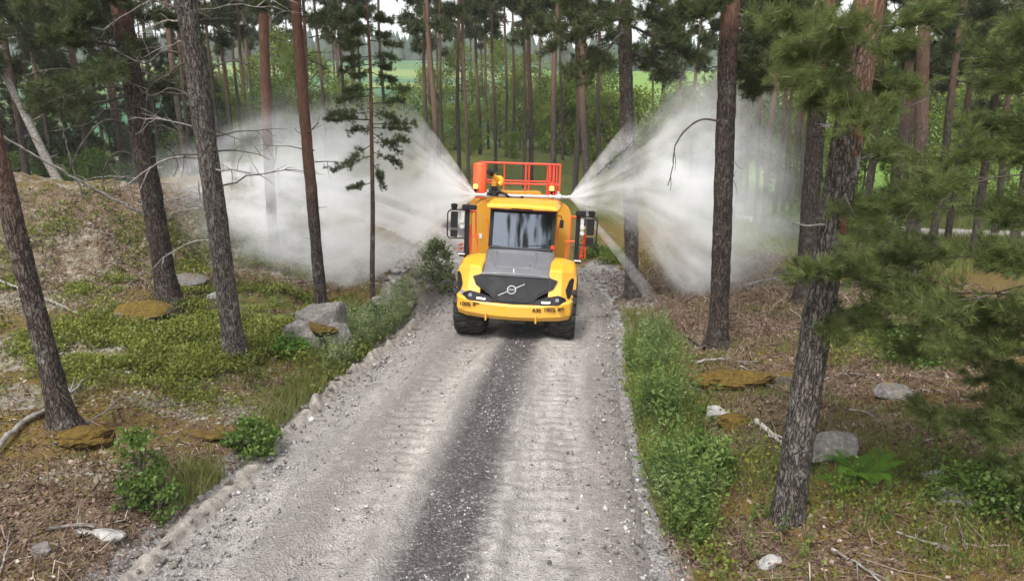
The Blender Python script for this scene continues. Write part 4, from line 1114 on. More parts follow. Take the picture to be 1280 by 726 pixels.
TY = 15.3
truck = thing('water_truck', 'yellow articulated water truck spraying mist to both sides on the gravel road', 'truck', (-.03, TY, -.0526 * TY + .015))
truck.rotation_euler = (-math.atan(.0526), R(2.5), R(-5.5))
FRONT = truck
HITCH = 2.5; ART = R(10)
def rear(o):
    """hang a part on the rear frame, which is swung about the hitch"""
    o.location = (.07, HITCH, 0); o.rotation_euler = (0, R(-1.0), ART); return o

# ---- wheels: tyre with chunky lugs, rim
def wheel_meshes():
    p = PB(); rt, wd = .82, .37
    prof = [(-wd + .05, .42), (-wd, .50), (-wd - .01, .62), (-wd + .02, .72), (-wd + .08, rt - .035), (wd - .08, rt - .035), (wd - .02, .72), (wd + .01, .62), (wd, .50), (wd - .05, .42)]
    p.lathe_x(prof, (0, 0, 0), 48)
    nl = 22
    for k in range(nl):
        for sgn in (-1, 1):
            a0 = (k + (.5 if sgn > 0 else 0)) / nl * 2 * math.pi
            rings = []
            for t in np.linspace(0, 1, 5):
                x = sgn * (.0 + t * (wd + .005)); a = a0 + .16 * (1 - t) ** 1.3 * sgn * 0 + .13 * (1 - t)
                r1 = rt + .005 - (.07 * max(0, (t - .75) / .25) ** 1.5); r0 = r1 - .10
                hw = (.095 - .02 * (1 - t)) / rt
                rings.append([(x, r * math.cos(aa), r * math.sin(aa)) for r, aa in ((r0, a - hw), (r1, a - hw * .85), (r1, a + hw * .85), (r0, a + hw))])
            p.loft(rings)
    q = PB()
    q.lathe_x([(-.20, .40), (-.27, .44), (.27, .44), (.20, .40), (.08, .34), (.05, .18), (.10, .16), (.10, .05)], (0, 0, 0), 28)
    for k in range(10):
        a = k / 10 * 6.283; q.lathe_x([(.05, .02), (.10, .02)], (0, .26 * math.cos(a), .26 * math.sin(a)), 6)
    return p, q
_tp, _rp = wheel_meshes()
def wheel(x, y, z, proto=[None], flip=False, par=None):
    if proto[0] is None:
        w_ = bpy.data.objects.new('wheel', None); COL.objects.link(w_); w_.parent = truck
        _tp.build('tyre', M_RUB, w_, .012, True); _rp.build('rim', M_YEL, w_, 0, True)
        proto[0] = w_; o = w_
    else:
        o = copy_thing(proto[0], truck)
    m = Matrix.Rotation(math.pi if flip else 0, 4, 'Z') @ Matrix.Rotation(x * 3.1 + y, 4, 'X')
    if y > HITCH:
        q = Matrix.Translation((0, HITCH, 0)) @ Matrix.Rotation(ART, 4, 'Z') @ Matrix.Translation((x, y - HITCH, z))
    else: q = Matrix.Translation((x, y, z))
    o.matrix_local = q @ m
    return o
for y in (1.16, 5.4, 7.1):
    for sx in (-1, 1): wheel(sx * 1.10, y, .745, flip=sx < 0)

# ---- chassis
p = PB()
p.box(-.48, .48, .55, 2.3, .72, 1.05); p.box(-.85, .85, 1.12, 1.44, .62, .92); p.box(-.35, .35, .35, .6, .66, .98)
p.box(-.3, .3, .3, 2.2, .45, .7); p.box(-.62, -.40, .9, 1.7, .9, 1.5); p.box(.40, .62, .9, 1.7, .9, 1.5); p.box(-.9, .9, 1.9, 2.35, 1.0, 1.75)
p.build('chassis', M_DARK, truck, .02)
p = PB(); p.box(-.5, .5, 0., 5.6, .75, 1.15); p.box(-.9, .9, 2.7, 3.1, .6, .95); p.box(-.9, .9, 4.4, 4.8, .6, .95)
rear(p.build('rear_frame', M_DARK, truck, .02))

# ---- bumper
bx = [-1.45, -1.43, -1.33, -1.12, -.62, 0, .62, 1.12, 1.33, 1.43, 1.45]
by = [.95, .55, .26, .10, .02, 0, .02, .10, .26, .55, .95]
rings = []
for X, Y in zip(bx, by):
    lift = .15 * (abs(X) / 1.45) ** 2.2
    nx_ = X / 1.45 * .20
    def pt(dy, z): return (X - nx_ * dy / .25 * .5, Y + dy, z)
    rings.append([pt(.30, .60 + lift * .4), pt(.07, .575 + lift * .4), pt(-.015, .67 + lift * .7), pt(-.015, .915 + lift), pt(.03, .965 + lift), pt(.30, .97 + lift)])
p = PB(); p.loft(rings)
bump = p.build('bumper', M_YEL, truck, .015)
for x in (-.62, .55):
    p = PB(); p.box(x - .018, x + .018, -.045, .05, .56, .74); p.build('bracket', M_YEL, bump, .006)
for x, sz in ((-1.13, .13), (.86, .13)):
    yy = .085 if x < 0 else .045
    lettering('100%', sz, M_PRINT, bump, (x, yy - .038, .90), (R(90), 0, R(-10 if x < 0 else 6)), .006, bold=True)
    for dz, ln in ((.028, .17), (-.018, .075)):
        q = PB()
        for k in range(int(ln / .022)): q.box(x + .19 + k * .022, x + .19 + k * .022 + .015, yy - .075 if x < 0 else yy - .025, yy - .02 if x < 0 else yy + .06, .90 + dz, .90 + dz + .024)
        o_ = q.build('print_line', M_PRINT, bump); o_['kind'] = 'stuff'
lettering('A30', .12, M_PRINT, bump, (.56, -.018, .87), (R(90), 0, R(2)), .006, bold=True)

# ---- front: slope of the nose
def ynose(x, z):
    return .04 + .30 * max(0, z - .95) / .65 + .62 * max(0, abs(x) - 1.06) ** 1.15 * 2.0
def front_prism(poly, dy0, depth):
    """a plate lying on the nose"""
    r0 = [(x, ynose(x, z) + dy0, z) for x, z in poly]; r1 = [(x, ynose(x, z) + dy0 + depth, z) for x, z in poly]
    return [r0, r1]
def front_plate(p, poly, dy0, depth, n=16):
    """the same for wide plates: cut into upright strips so that they follow the curve of the nose"""
    xs = sorted(set(np.linspace(min(x for x, _ in poly), max(x for x, _ in poly), n).tolist() + [x for x, _ in poly])); m = len(poly); rings = []
    for x in xs:
        x_ = min(max(x, min(a for a, _ in poly) + 1e-4), max(a for a, _ in poly) - 1e-4); zz = []
        for (xa, za), (xb, zb) in zip(poly, poly[1:] + poly[:1]):
            if (xa - x_) * (xb - x_) < 0: zz.append(za + (zb - za) * (x_ - xa) / (xb - xa))
        if len(zz) < 2: continue
        z0, z1 = min(zz), max(zz); q = [z0 + (z1 - z0) * t for t in (0, .33, .67, 1)]
        rings.append([(x, ynose(x, z) + dy0, z) for z in q] + [(x, ynose(x, z) + dy0 + depth, z) for z in q[::-1]])
    p.loft(rings)
p = PB()
gp = [(-.44, .96), (.44, .96), (.50, 1.10), (.60, 1.17), (.98, 1.39), (1.00, 1.53), (.84, 1.585), (0, 1.62), (-.84, 1.585), (-1.00, 1.53), (-.98, 1.39), (-.60, 1.17), (-.50, 1.10)]
front_plate(p, gp, -.006, .14, 24); p.box(-.80, .80, .45, .62, .98, 1.55)
grille = p.build('grille', M_BLK, truck, .01)
p = PB()
front_plate(p, [(-.40, 1.02), (.40, 1.02), (.52, 1.17), (.78, 1.33), (.78, 1.53), (0, 1.57), (-.78, 1.53), (-.78, 1.33), (-.52, 1.17)], -.018, .05)
p.build('panel', M_BLK, grille, .008)
p = PB()
for z in (.985, 1.005): p.loft(front_prism([(-.42, z - .004), (.42, z - .004), (.42, z + .006), (-.42, z + .006)], -.02, .03))
p.build('lower_lip', M_BLK, grille)
# badge
def nose_pt(x, z, dy=0): return (x, ynose(x, z) + dy, z)
sl = math.atan(.30 / .65)
bd = bpy.data.objects.new('badge', None); COL.objects.link(bd); bd.parent = truck; bd.location = nose_pt(-.06, 1.28, -.012); bd.rotation_euler = (-sl, 0, 0)
p = PB(); n = 36
for k in range(n):
    pass
ring = [[(r * math.sin(a), y, r * math.cos(a)) for r, y in ((.082, -.005), (.087, -.020), (.105, -.020), (.110, -.005), (.110, .01), (.082, .01))] for a in [k / n * 6.28318 for k in range(n)]]
p.loft(ring + [ring[0]], cap=False); p.build('ring', M_CHROME, bd, 0, True)
p = PB(); p.lathe_y([(-.012, .082), (.01, .082)], (0, 0, 0), 28); p.build('disc', M_PRINT, bd)
for sx in (-1, 1):
    p = PB(); a = R(27)
    def rp(u, v_): return (u * math.cos(a) - v_ * math.sin(a), u * math.sin(a) + v_ * math.cos(a))
    u0, u1 = sorted((sx * .106, sx * .34))
    pl = [rp(u0, -.008), rp(u1, -.008), rp(u1, .008), rp(u0, .008)]
    p.loft([[(x, -.02, z) for x, z in pl], [(x, .0, z) for x, z in pl]]); p.build('bar', M_CHROME, bd)
lettering('VOLVO', .045, M_CHROME, bd, (0, -.014, 0), (R(90), 0, 0), .003, bold=True)

# ---- fenders with the notched yellow face
def fender(s):
    p = PB(); rings = []
    for x, drop in ((.80, .03), (.84, .0), (1.10, .0), (1.14, .015), (1.36, .06), (1.42, .13), (1.45, .24)):
        fr = [(ynose(x, z) + .02, z) for z in (1.02, 1.2, 1.4, 1.58)]
        y0 = ynose(x, 1.66)
        fr += [(y0 + .02, 1.73 - drop), (y0 + .07, 1.775 - drop), (y0 + .5, 1.84 - drop), (1.2, 1.885 - drop), (1.75, 1.885 - drop), (2.02, 1.80 - drop)]
        ar = []
        for th in (35, 60, 85, 105, 125, 142, 158):
            yy = 1.16 + .93 * math.cos(R(th)); zz = .76 + .93 * math.sin(R(th))
            zz = min(zz, 1.62 - drop * .5); yy = max(yy, ynose(x, zz) + .09); ar.append((yy, max(zz, 1.05)))
        rings.append([(s * x, y, z) for y, z in fr + ar])
    p.loft(rings)
    f = p.build('fender', M_YEL, truck, .010, seg=2)
    f.data.set_sharp_from_angle(angle=R(16))
    q = PB(); front_plate(q, [(s * x + (.06 if s < 0 else 0) * -1, z) for x, z in ((1.20, 1.32), (1.25, 1.14), (1.31, 1.12), (1.36, 1.25), (1.385, 1.54), (1.34, 1.58), (1.27, 1.52))], -.004, .06); q.build('side_vent', M_BLK, f, .006)
    # headlight in the recess
    h = PB(); front_plate(h, [(s * x, z) for x, z in ((.42, .955), (1.26, 1.03), (1.22, 1.13), (1.06, 1.215), (.80, 1.165), (.50, 1.07))], -.012, .14)
    hd = h.build('headlight', M_BLK, truck, .008)
    d = PB(); d.loft(front_prism([(s * x, z) for x, z in ((.66, 1.03), (.86, 1.04), (.86, 1.075), (.66, 1.065))], -.018, .03)); d.build('daytime_lamp', M_DRL, hd)
    d = PB(); d.lathe_y([(-.02, .045), (.02, .05)], nose_pt(s * 1.02, 1.11, -.005), 16); d.build('lens', M_LENS, hd, 0, True)
    if s < 0:
        d = PB(); d.lathe_y([(-.03, .05), (.03, .055)], (-1.23, ynose(1.23, 1.14) - .005, 1.14), 16); d.build('lens', M_LENS, hd, 0, True)
    # small white marker lamp on top of the outer corner
    mk = PB(); mk.box(s * 1.44 - .10, s * 1.44 + .10, 1.18, 1.28, 1.90, 1.945, 0); mk.box(s * 1.44 - .085, s * 1.44 + .085, 1.165, 1.18, 1.905, 1.935, 1)
    mk.box(s * 1.44 - .06, s * 1.44 + .06, 1.2, 1.26, 1.85, 1.90, 0)
    mk.build('marker_lamp', [M_BLK, M_WHITE], truck, .004)
fender(-1); fender(1)

# ---- hood
rings = []
for y, zt, xf, xt in ((.30, 1.635, .82, .70), (.40, 1.69, .83, .69), (.8, 1.83, .84, .72), (1.25, 1.98, .85, .76), (1.62, 2.085, .86, .80)):
    dn = .03 if y < .35 else .07 if y < .5 else .30; fl = .03 if y < .35 else .06 if y < .5 else .10
    rings.append([(-xf, y, zt - fl - dn), (-xf, y, zt - fl), (-xt, y, zt - .005), (-.35, y, zt + .012), (.35, y, zt + .012), (xt, y, zt - .005), (xf, y, zt - fl), (xf, y, zt - fl - dn)])
p = PB(); p.loft(rings); hood = p.build('hood', M_HOOD, truck, .015, True)
# raised panel and handle slot
def zh(y): return np.interp(y, [.30, .40, .8, 1.25, 1.62], [1.647, 1.702, 1.842, 1.992, 2.097])
pl = [(-.50, .52), (.34, .52), (.44, .60), (.46, 1.30), (.38, 1.38), (-.46, 1.38), (-.54, 1.30), (-.56, .60)]
p = PB(); p.loft([[(x, y, zh(y) - .02) for x, y in pl], [(x * .985, .95 + (y - .95) * .985, zh(y) + .026) for x, y in pl]]); p.build('hood_panel', M_HOOD, hood, .012, True)
pl = [(-.54, 1.20), (.40, 1.20), (.44, 1.25), (.40, 1.30), (-.54, 1.30), (-.58, 1.25)]
p = PB(); p.loft([[(x, y, zh(y) + .0) for x, y in pl], [(x, y, zh(y) + .045) for x, y in pl]]); p.build('hood_rib', M_HOOD, hood, .012, True)
p = PB(); p.box(-.06, -.03, .345, .385, 1.66, 1.75); p.build('hood_latch', M_WHITE, hood, .004)
p = PB(); p.box(.30, .33, .62, .66, 1.79, 1.82); p.build('hood_latch', M_BLK, hood, .004)
# cowl with fins
p = PB(); p.box(-.80, .80, 1.50, 1.66, 2.02, 2.085); cowl = p.build('cowl', M_BLK, truck, .004)
fm = None
for k in range(30):
    x = -.75 + k * 1.5 / 29
    if fm is None:
        p = PB(); p.box(-.012, .012, 0, .13, 0, .045); f0 = p.build('fin', M_HOOD, cowl, 0, loc=(x, 1.51, 2.07)); fm = f0
    else:
        c = fm.copy(); COL.objects.link(c); c.parent = cowl; c.location.x = x

# ---- cab
p = PB()
cabx = .83
# floor, rear wall, pillars and the roof rails as one shell with openings
p.box(-cabx, cabx, 1.66, 3.05, 1.30, 2.10)
p.box(-cabx, cabx, 2.95, 3.05, 2.10, 3.05)
for s in (-1, 1):
    p.loft([[(s * cabx, 1.64, 2.10), (s * cabx, 1.74, 2.10), (s * (cabx - .07), 1.74, 2.10), (s * (cabx - .07), 1.64, 2.10)], [(s * cabx, 1.84, 3.04), (s * cabx, 1.94, 3.04), (s * (cabx - .07), 1.94, 3.04), (s * (cabx - .07), 1.84, 3.04)]])
    p.box(s * cabx - .035, s * cabx + .035, 2.35, 2.43, 2.10, 3.05)
p.box(-cabx, cabx, 1.86, 3.05, 2.985, 3.06)
cab = p.build('cab', M_SHADE_ORG, truck, .012)
p = PB()
for s in (-1, 1):
    p.loft([[(s * (cabx + .004), 1.625, 2.09), (s * (cabx + .004), 1.69, 2.09), (s * (cabx - .085), 1.69, 2.09), (s * (cabx - .085), 1.625, 2.09)], [(s * (cabx + .004), 1.825, 3.03), (s * (cabx + .004), 1.89, 3.03), (s * (cabx - .085), 1.89, 3.03), (s * (cabx - .085), 1.825, 3.03)]])
p.box(-.78, .78, 1.815, 1.87, 2.955, 3.03); p.box(-.78, .78, 1.62, 1.68, 2.075, 2.12)
p.build('windscreen_frame', M_BLK, truck, .008)
p = PB(); p.loft([[(-.76, 1.645, 2.11), (.76, 1.645, 2.11), (.76, 1.66, 2.11), (-.76, 1.66, 2.11)], [(-.40, 1.735, 2.55), (.40, 1.735, 2.55), (.40, 1.75, 2.55), (-.40, 1.75, 2.55)]], cap=False) if False else None
rings = []
for t in np.linspace(0, 1, 5):
    z = 2.11 + .85 * t; y = 1.66 + .18 * t
    rings.append([(x, y - .06 * (1 - (x / .76) ** 2), z) for x in np.linspace(-.765, .765, 13)] + [(x, y - .06 * (1 - (x / .76) ** 2) + .01, z) for x in np.linspace(.765, -.765, 13)])
p = PB(); p.loft(rings); p.build('windscreen', M_GLASS, truck, 0, True)
for s in (-1, 1):
    p = PB(); p.box(s * .80 - .005, s * .80 + .005, 1.80, 2.36, 2.12, 2.98); p.build('side_window', M_GLASS, cab)
    p = PB(); p.box(s * .80 - .005, s * .80 + .005, 2.42, 2.94, 2.12, 2.98); p.build('side_window', M_GLASS, cab)
# roof and visor
rings = []
for y, z0, z1, w_ in ((1.50, 3.07, 3.12, .84), (1.56, 3.065, 3.175, .90), (1.85, 3.06, 3.235, .93), (2.6, 3.06, 3.27, .93), (3.05, 3.06, 3.24, .90)):
    rings.append([(-w_, y, z0), (-w_, y, (z0 + z1) / 2), (-w_ + .10, y, z1), (0, y, z1 + .02), (w_ - .10, y, z1), (w_, y, (z0 + z1) / 2), (w_, y, z0)])
p = PB(); p.loft(rings); roof = p.build('roof', M_YEL, truck, .012, True)
p = PB(); rr_ = []
for x in np.linspace(-.82, .86, 12):
    yv = 1.53 + .07 * (x / .85) ** 2; rr_.append([(x, yv, 3.035), (x, yv + .025, 3.035), (x, yv + .025, 3.07), (x, yv, 3.07)])
p.loft(rr_); p.build('visor_edge', m_paint('dark_red_paint', (.16, .015, .02), .4, .1, .1), roof)
for x0, x1 in ((-.40, -.14), (.16, .52)) if False else ((-.62, -.36), (.30, .56)):
    p = PB(); p.box(x0, x1, 1.515, 1.55, 3.065, 3.10); p.build('lamp_strip', M_WHITE, roof, .004)
p = PB(); p.box(-.28, .26, 1.50, 1.54, 3.06, 3.10); p.build('lamp_strip', M_BLK, roof, .004)
# inside
p = PB(); p.box(-.26, .26, 2.25, 2.75, 2.0, 2.2); p.box(-.25, .25, 2.68, 2.82, 2.15, 2.78); p.box(-.14, .14, 2.69, 2.80, 2.78, 2.94); p.build('seat', M_SEAT, cab, .04)
p = PB(); a_ = [k / 20 * 6.2832 for k in range(21)]
p.poly_tube([(.20 * math.cos(t) + .0, 1.98 + .08 * math.sin(t), 2.24 + .18 * math.sin(t)) for t in a_], .014, 6); p.rod((0, 1.98, 2.24), (0, 1.80, 2.05), .025); p.rod((-.2, 1.98, 2.24), (.2, 1.98, 2.24), .012); p.build('steering_wheel', M_BLK, cab)
p = PB(); p.box(-.74, .74, 1.70, 1.90, 2.05, 2.16); p.box(.32, .52, 1.86, 1.90, 2.16, 2.34); p.build('dashboard', M_SEAT, cab, .02)
p = PB(); p.poly_tube([(-.10, 1.63, 2.10), (.22, 1.64, 2.20), (.36, 1.70, 2.46)], .010, 6); p.box(.26, .44, 1.62, 1.64, 2.18, 2.20) if False else None; p.rod((.10, 1.60, 2.16), (.66, 1.62, 2.2), .010, 6); p.build('wiper', M_BLK, truck)
# small round mirror on the cab's right pillar, red reflector
p = PB(); p.poly_tube([(.88, 1.75, 2.95), (.97, 1.62, 2.95), (1.0, 1.60, 2.82)], .012, 6); p.box(.94, 1.04, 1.57, 1.61, 2.66, 2.86); p.build('side_mirror', M_BLK, truck, .02)
p = PB(); p.lathe_y([(0, .05), (.03, .05)], (.80, 1.585, 2.16), 14); p.build('reflector', M_RED, truck)

# ---- posts, mirrors, rails either side of the cab
def side_gear(s):
    p = PB(); p.box(s * 1.40 - .055, s * 1.40 + .055, 1.62, 1.72, 1.85, 2.98); p.build('post', M_BLK, truck, .01)
    m = PB()
    xo, xi = s * 1.87, s * 1.60
    m.poly_tube([(s * 1.42, 1.60, 2.98), (xi, 1.55, 2.98), (s * 1.80, 1.52, 2.97), (xo, 1.50, 2.90), (xo, 1.50, 2.32), (s * 1.80, 1.52, 2.25), (s * 1.42, 1.60, 2.27)], .017, 8)
    arm = m.build('mirror_arm', M_BLK, truck, 0, True)
    for z0, z1 in ((2.52, 2.94), (2.28, 2.48)):
        q = PB(); q.loft([[(s * 1.61, 1.50, z0), (s * 1.80, 1.50, z0), (s * 1.79, 1.62, z0 + .02), (s * 1.63, 1.62, z0 + .02)], [(s * 1.61, 1.50, z1), (s * 1.80, 1.50, z1), (s * 1.79, 1.62, z1 - .02), (s * 1.63, 1.62, z1 - .02)]]); q.build('mirror', M_BLK, arm, .025)
    q = PB(); q.box(s * 1.42 - .10, s * 1.42 + (.26 if s < 0 else .16) , 1.52, 1.68, 2.99, 3.11); q.build('lamp_box', M_BLK, arm, .015)
    q = PB(); q.lathe_z([(-.05, .06), (.02, .085), (.09, .08), (.10, .03)], (s * 1.72, 1.55, 3.03), 16); q.build('camera', M_BLK, arm, 0, True)
    # fittings between post and mirror
    q = PB(); q.box(s * 1.50 - .04, s * 1.50 + .04, 1.58, 1.64, 2.62, 2.92); q.lathe_y([(0, .055), (.05, .06)], (s * 1.51, 1.53, 2.70), 14); q.lathe_y([(0, .055), (.05, .06)], (s * 1.51, 1.53, 2.56), 14); q.build('work_lamp', [M_STEEL], arm, .006)
    # red handrails
    r = PB(); r.poly_tube([(s * 1.32, 1.9, 2.95), (s * 1.22, 1.92, 2.92), (s * 1.20, 1.92, 2.3), (s * 1.15, 1.92, 2.1), (s * 1.15, 1.92, 1.88)], .02, 8)
    r.poly_tube([(s * 1.40, 1.7, 2.34), (s * 1.10, 1.85, 2.30)], .018, 8); r.poly_tube([(s * 1.40, 1.66, 2.94), (s * 1.24, 1.9, 2.93)], .03, 8)
    r.poly_tube([(s * .95, 2.0, 2.75), (s * .90, 1.98, 2.6), (s * .90, 1.98, 2.3), (s * .88, 1.98, 2.25)], .014, 8)
    r.build('handrail', M_REDOR, truck, 0, True)
    st = PB()
    for z in (1.95, 2.05): st.box(s * 1.55 - .06, s * 1.55 + .02, 1.7, 2.0, z, z + .03)
    if s > 0:
        st.poly_tube([(1.50, 1.75, 1.88), (1.54, 1.72, 2.2), (1.60, 1.70, 2.55)], .03, 8); st.poly_tube([(1.62, 1.78, 1.90), (1.62, 1.74, 2.2), (1.60, 1.70, 2.5)], .022, 8)
    else: st.poly_tube([(-1.30, 1.75, 1.88), (-1.31, 1.74, 2.6)], .03, 8)
    st.build('ladder', M_RED, truck, .004)
side_gear(-1); side_gear(1)

# ---- tank on the rear frame (x sideways, y behind the hitch)
def tank_ring(y, inset=0., zb=1.25):
    w, zt = 1.38 - inset, 3.17 - inset
    pts = [(-w, zb), (-w, 2.72)]
    for k in range(1, 6):
        a = k / 6 * math.pi / 2; pts.append((-w + .34 * (1 - math.cos(a)), 2.72 + (zt - 2.72) * math.sin(a)))
    pts.append((-w + .34, zt)); pts.append((w - .34, zt))
    for k in range(5, 0, -1):
        a = k / 6 * math.pi / 2; pts.append((w - .34 * (1 - math.cos(a)), 2.72 + (zt - 2.72) * math.sin(a)))
    pts += [(w, 2.72), (w, zb)]
    return [(x, y, z) for x, z in pts]
p = PB(); p.loft([tank_ring(.92, .02), tank_ring(.96), tank_ring(5.9), tank_ring(5.95, .03)])
p.box(-1.0, 1.0, .95, 5.8, 1.10, 1.26)
tank = rear(p.build('tank', M_SHADE_ORG, truck, .012, True))
p = PB(); 
for y in (2.2, 3.6, 5.0): 
    r0 = tank_ring(y, -.02); r1 = tank_ring(y + .08, -.02); p.loft([r0, r1])
p.build('rib', M_SHADE_ORG, tank)
# front lip plate, filler hatch, spray bar
p = PB(); p.box(-1.0, 1.0, 1.15, 1.45, 3.17, 3.26); p.build('top_plate', M_SHADE_ORG, tank, .015)
p = PB(); p.loft([[(-.64, 1.35, 3.26), (.50, 1.35, 3.26), (.50, 2.2, 3.26), (-.64, 2.2, 3.26)], [(-.66, 1.32, 3.40), (.56, 1.32, 3.42), (.56, 2.25, 3.42), (-.66, 2.25, 3.40)]]); p.build('hatch', M_SHADE_ORG, tank, .02)
p = PB(); p.rod((-1.10, .86, 3.31), (1.10, .86, 3.31), .045, 12)
for x in (-.4, .15, .75): p.lathe_x([(-.03, .06), (.03, .06)], (x, .86, 3.31), 12)
bar = p.build('spray_bar', M_STEEL, tank, 0, True)
def nozzle(s):
    q = PB(); q.lathe_x([(-.12, .05), (-.06, .085), (.04, .085), (.06, .05), (.22, .045), (.26, .06), (.30, .055)] if s > 0 else [(.12, .05), (.06, .085), (-.04, .085), (-.06, .05), (-.22, .045), (-.26, .06), (-.30, .055)], (s * 1.0, .86, 3.31), 14)
    q.rod((s * .97, .86, 3.33), (s * .97, .86, 3.47), .028, 8)
    return q.build('nozzle', [M_STEEL], tank, 0, True)
nozzle(-1); nozzle(1)
p = PB(); p.tube([(-.62, .80, 3.40), (-.50, .72, 3.36), (-.36, .72, 3.26), (-.15, .78, 3.24), (.0, .82, 3.30)], .035, 8); p.build('hose', M_BLK, tank, 0, True)
# water cannon
p = PB(); p.lathe_z([(0, .13), (.12, .12), (.14, .09), (.26, .09)], (-.80, .86, 3.30), 16, 1); p.lathe_x([(-.14, .07), (.14, .07)], (-.80, .86, 3.40), 12, 1); p.rod((-1.0, .80, 3.34), (-.62, .80, 3.42), .05, 10, 1)
p.tube([(-.80, .86, 3.52), (-.80, .86, 3.66), (-.72, .86, 3.78), (-.62, .84, 3.76), (-.62, .82, 3.66), (-.70, .80, 3.60)], .07, 12, 0)
p.rod((-.70, .86, 3.74), (-.92, .62, 3.90), .06, 12, 0); p.rod((-.88, .66, 3.88), (-.98, .54, 3.96), .075, 12, 1)
p.build('water_cannon', [M_YEL, M_BLK], tank, 0, True)
# red rail cage
def rail_cage():
    p = PB(); r = .026
    x0, x1, y0, y1, z0, z1 = -1.12, 1.10, 1.55, 4.2, 3.17, 4.18
    def v(x, y): p.rod((x, y, z0), (x, y, z1), r, 8)
    for z in (z1, 3.62):
        p.rod((x0, y0, z), (x1, y0, z), r, 8); p.rod((x0, y1, z), (x1, y1, z), r, 8)
        p.rod((x0, y0, z), (x0, y1, z), r, 8); p.rod((x1, y0, z), (x1, y1, z), r, 8)
    for x in (x0, x0 + .12, .12, x1): v(x, y0)
    for y in (2.2, 2.9, 3.5, y1): v(x0, y); v(x1, y)
    for x in (-.3, .5): v(x, y1)
    for x in (.80, .93): v(x, y0)
    return p.build('railing', M_RED, tank, 0, True)
rail_cage()
p = PB(); p.lathe_z([(0, .19), (.90, .19), (.96, .16), (.98, .08)], (-1.18, 1.42, 3.2), 18); p.build('red_cylinder', M_REDOR, tank, 0, True)
for x, z in ((-1.30, 3.42), (.82, 3.42)):
    p = PB(); p.lathe_z([(-.14, .03), (0, .03), (.02, .075), (.05, .075)], (x, 1.12, z), 14, 1); p.lathe_z([(.05, .07), (.15, .065), (.18, .03)], (x, 1.12, z), 14, 0); p.build('beacon', [M_AMBER, M_BLK], tank, 0, True)
p = PB(); p.box(-1.18, -1.10, .895, .925, 2.12, 2.25); p.build('sticker', M_WHITE, tank)
bpy.context.view_layer.update()
NOZ = [np.array(tank.matrix_world @ Vector((s * 1.30, .86, 3.31))) for s in (-1, 1)]
# ================================================================ stones, wood and plants on the ground
def ico(sub):
    b = bmesh.new(); bmesh.ops.create_icosphere(b, subdivisions=sub, radius=1)
    V = np.array([v.co for v in b.verts]); F = np.array([[v.index for v in f.verts] for f in b.faces]); b.free(); return V, F
ICO1, ICO2, ICO3, ICO4 = ico(1), ico(2), ico(3), ico(4)

def rock_np(seed, base=ICO3, planes=14, rough=.05, size=(1, 1, 1), fine=3.):
    rg = np.random.default_rng(seed); V, F = base
    n = rg.normal(0, 1, (planes, 3)); n /= np.linalg.norm(n, axis=1, keepdims=True); dd = rg.uniform(.40, .82, planes) if planes < 20 else rg.uniform(.66, .86, planes)
    q = np.clip(V @ n.T, 1e-3, None); r = (dd[None] / q); r = -np.log(np.exp(-40 * np.minimum(r, 1.3)).sum(1) + 1e-18) / 40 + .02
    nz = fbm(V[:, 0] * fine + seed, V[:, 1] * fine + V[:, 2] * 1.7 * fine, seed % 6, 3) + .5 * fbm(V[:, 2] * fine * 2 + seed, V[:, 0] * fine * 2, (seed + 3) % 6, 2)
    return V * (r * (1 + rough * nz))[:, None] * np.array(size), F

def m_rock(name, lo, hi, moss=0., mosscol=((.075, .05, .012), (.20, .125, .02)), lich=.35):
    N = NT(name); P = N.coord('Object'); n = N.noise(P, 3.2, 7, .68); n2 = N.noise(P, 14, 5, .7); v = N.voro(P, 6.)
    c = N.ramp(N.math('ADD', N.math('MULTIPLY', n, .6), N.math('MULTIPLY', n2, .4)), [(.32, lo), (.62, hi), (.75, tuple(min(1, 1.3 * a) for a in hi))])
    c = N.mix(N.ramp(n2, [(.56, 0.), (.66, lich)]), c, (.40, .41, .36))
    geo = N.n('NewGeometry'); sx = N.n('SeparateXYZ'); N.link(geo.outputs['Normal'], sx.inputs[0])
    if moss:
        f = N.smooth(N.math('ADD', sx.outputs[2], N.math('MULTIPLY', N.math('SUBTRACT', n, .5), 1.6)), 1.0 - moss, 1.35 - moss)
        mc = N.ramp(n2, [(.3, mosscol[0]), (.65, mosscol[1])])
        c = N.mix(f, c, mc)
    N.bsdf(c, .92, normal=N.bump(n2, .8, .03, N.bump(n, .6, .05)), spec=.2); return N.m
M_ROCK = m_rock('granite', (.065, .058, .052), (.225, .207, .192), .14)
M_ROCK_PALE = m_rock('pale_granite', (.15, .142, .132), (.40, .385, .36), .0)
M_ROCK_MOSS = m_rock('mossy_rock', (.05, .045, .04), (.20, .18, .16), .62, mosscol=((.05, .033, .009), (.14, .092, .017)))
M_MOSS = m_rock('moss_cushion', (.035, .022, .009), (.10, .065, .016), .95, mosscol=((.040, .026, .008), (.135, .085, .016)), lich=.1)
M_CLOD = m_mud('dry_clod', (.15, .13, .113), (.38, .345, .305))

def rock(u, v, wpx, hfrac, seed, label, mat=None, depthf=.8, sink=.25, cat='rock', name='rock', base=ICO3, group=None, rough=.09, planes=10):
    p = spot(u, v); s = wpx / 853. * math.hypot(p[1], CAM_Z - p[2]) / 1.75
    V, F = rock_np(seed, base, planes, rough, (s, s * depthf, s * hfrac))
    o = obj(name, mesh_np(name, V, F, [mat or M_ROCK], smooth=True, sharp=24), None, (p[0], p[1], gz(p[0], p[1]) + s * hfrac * (.6 - sink)))
    return tag(o, label, cat, group)

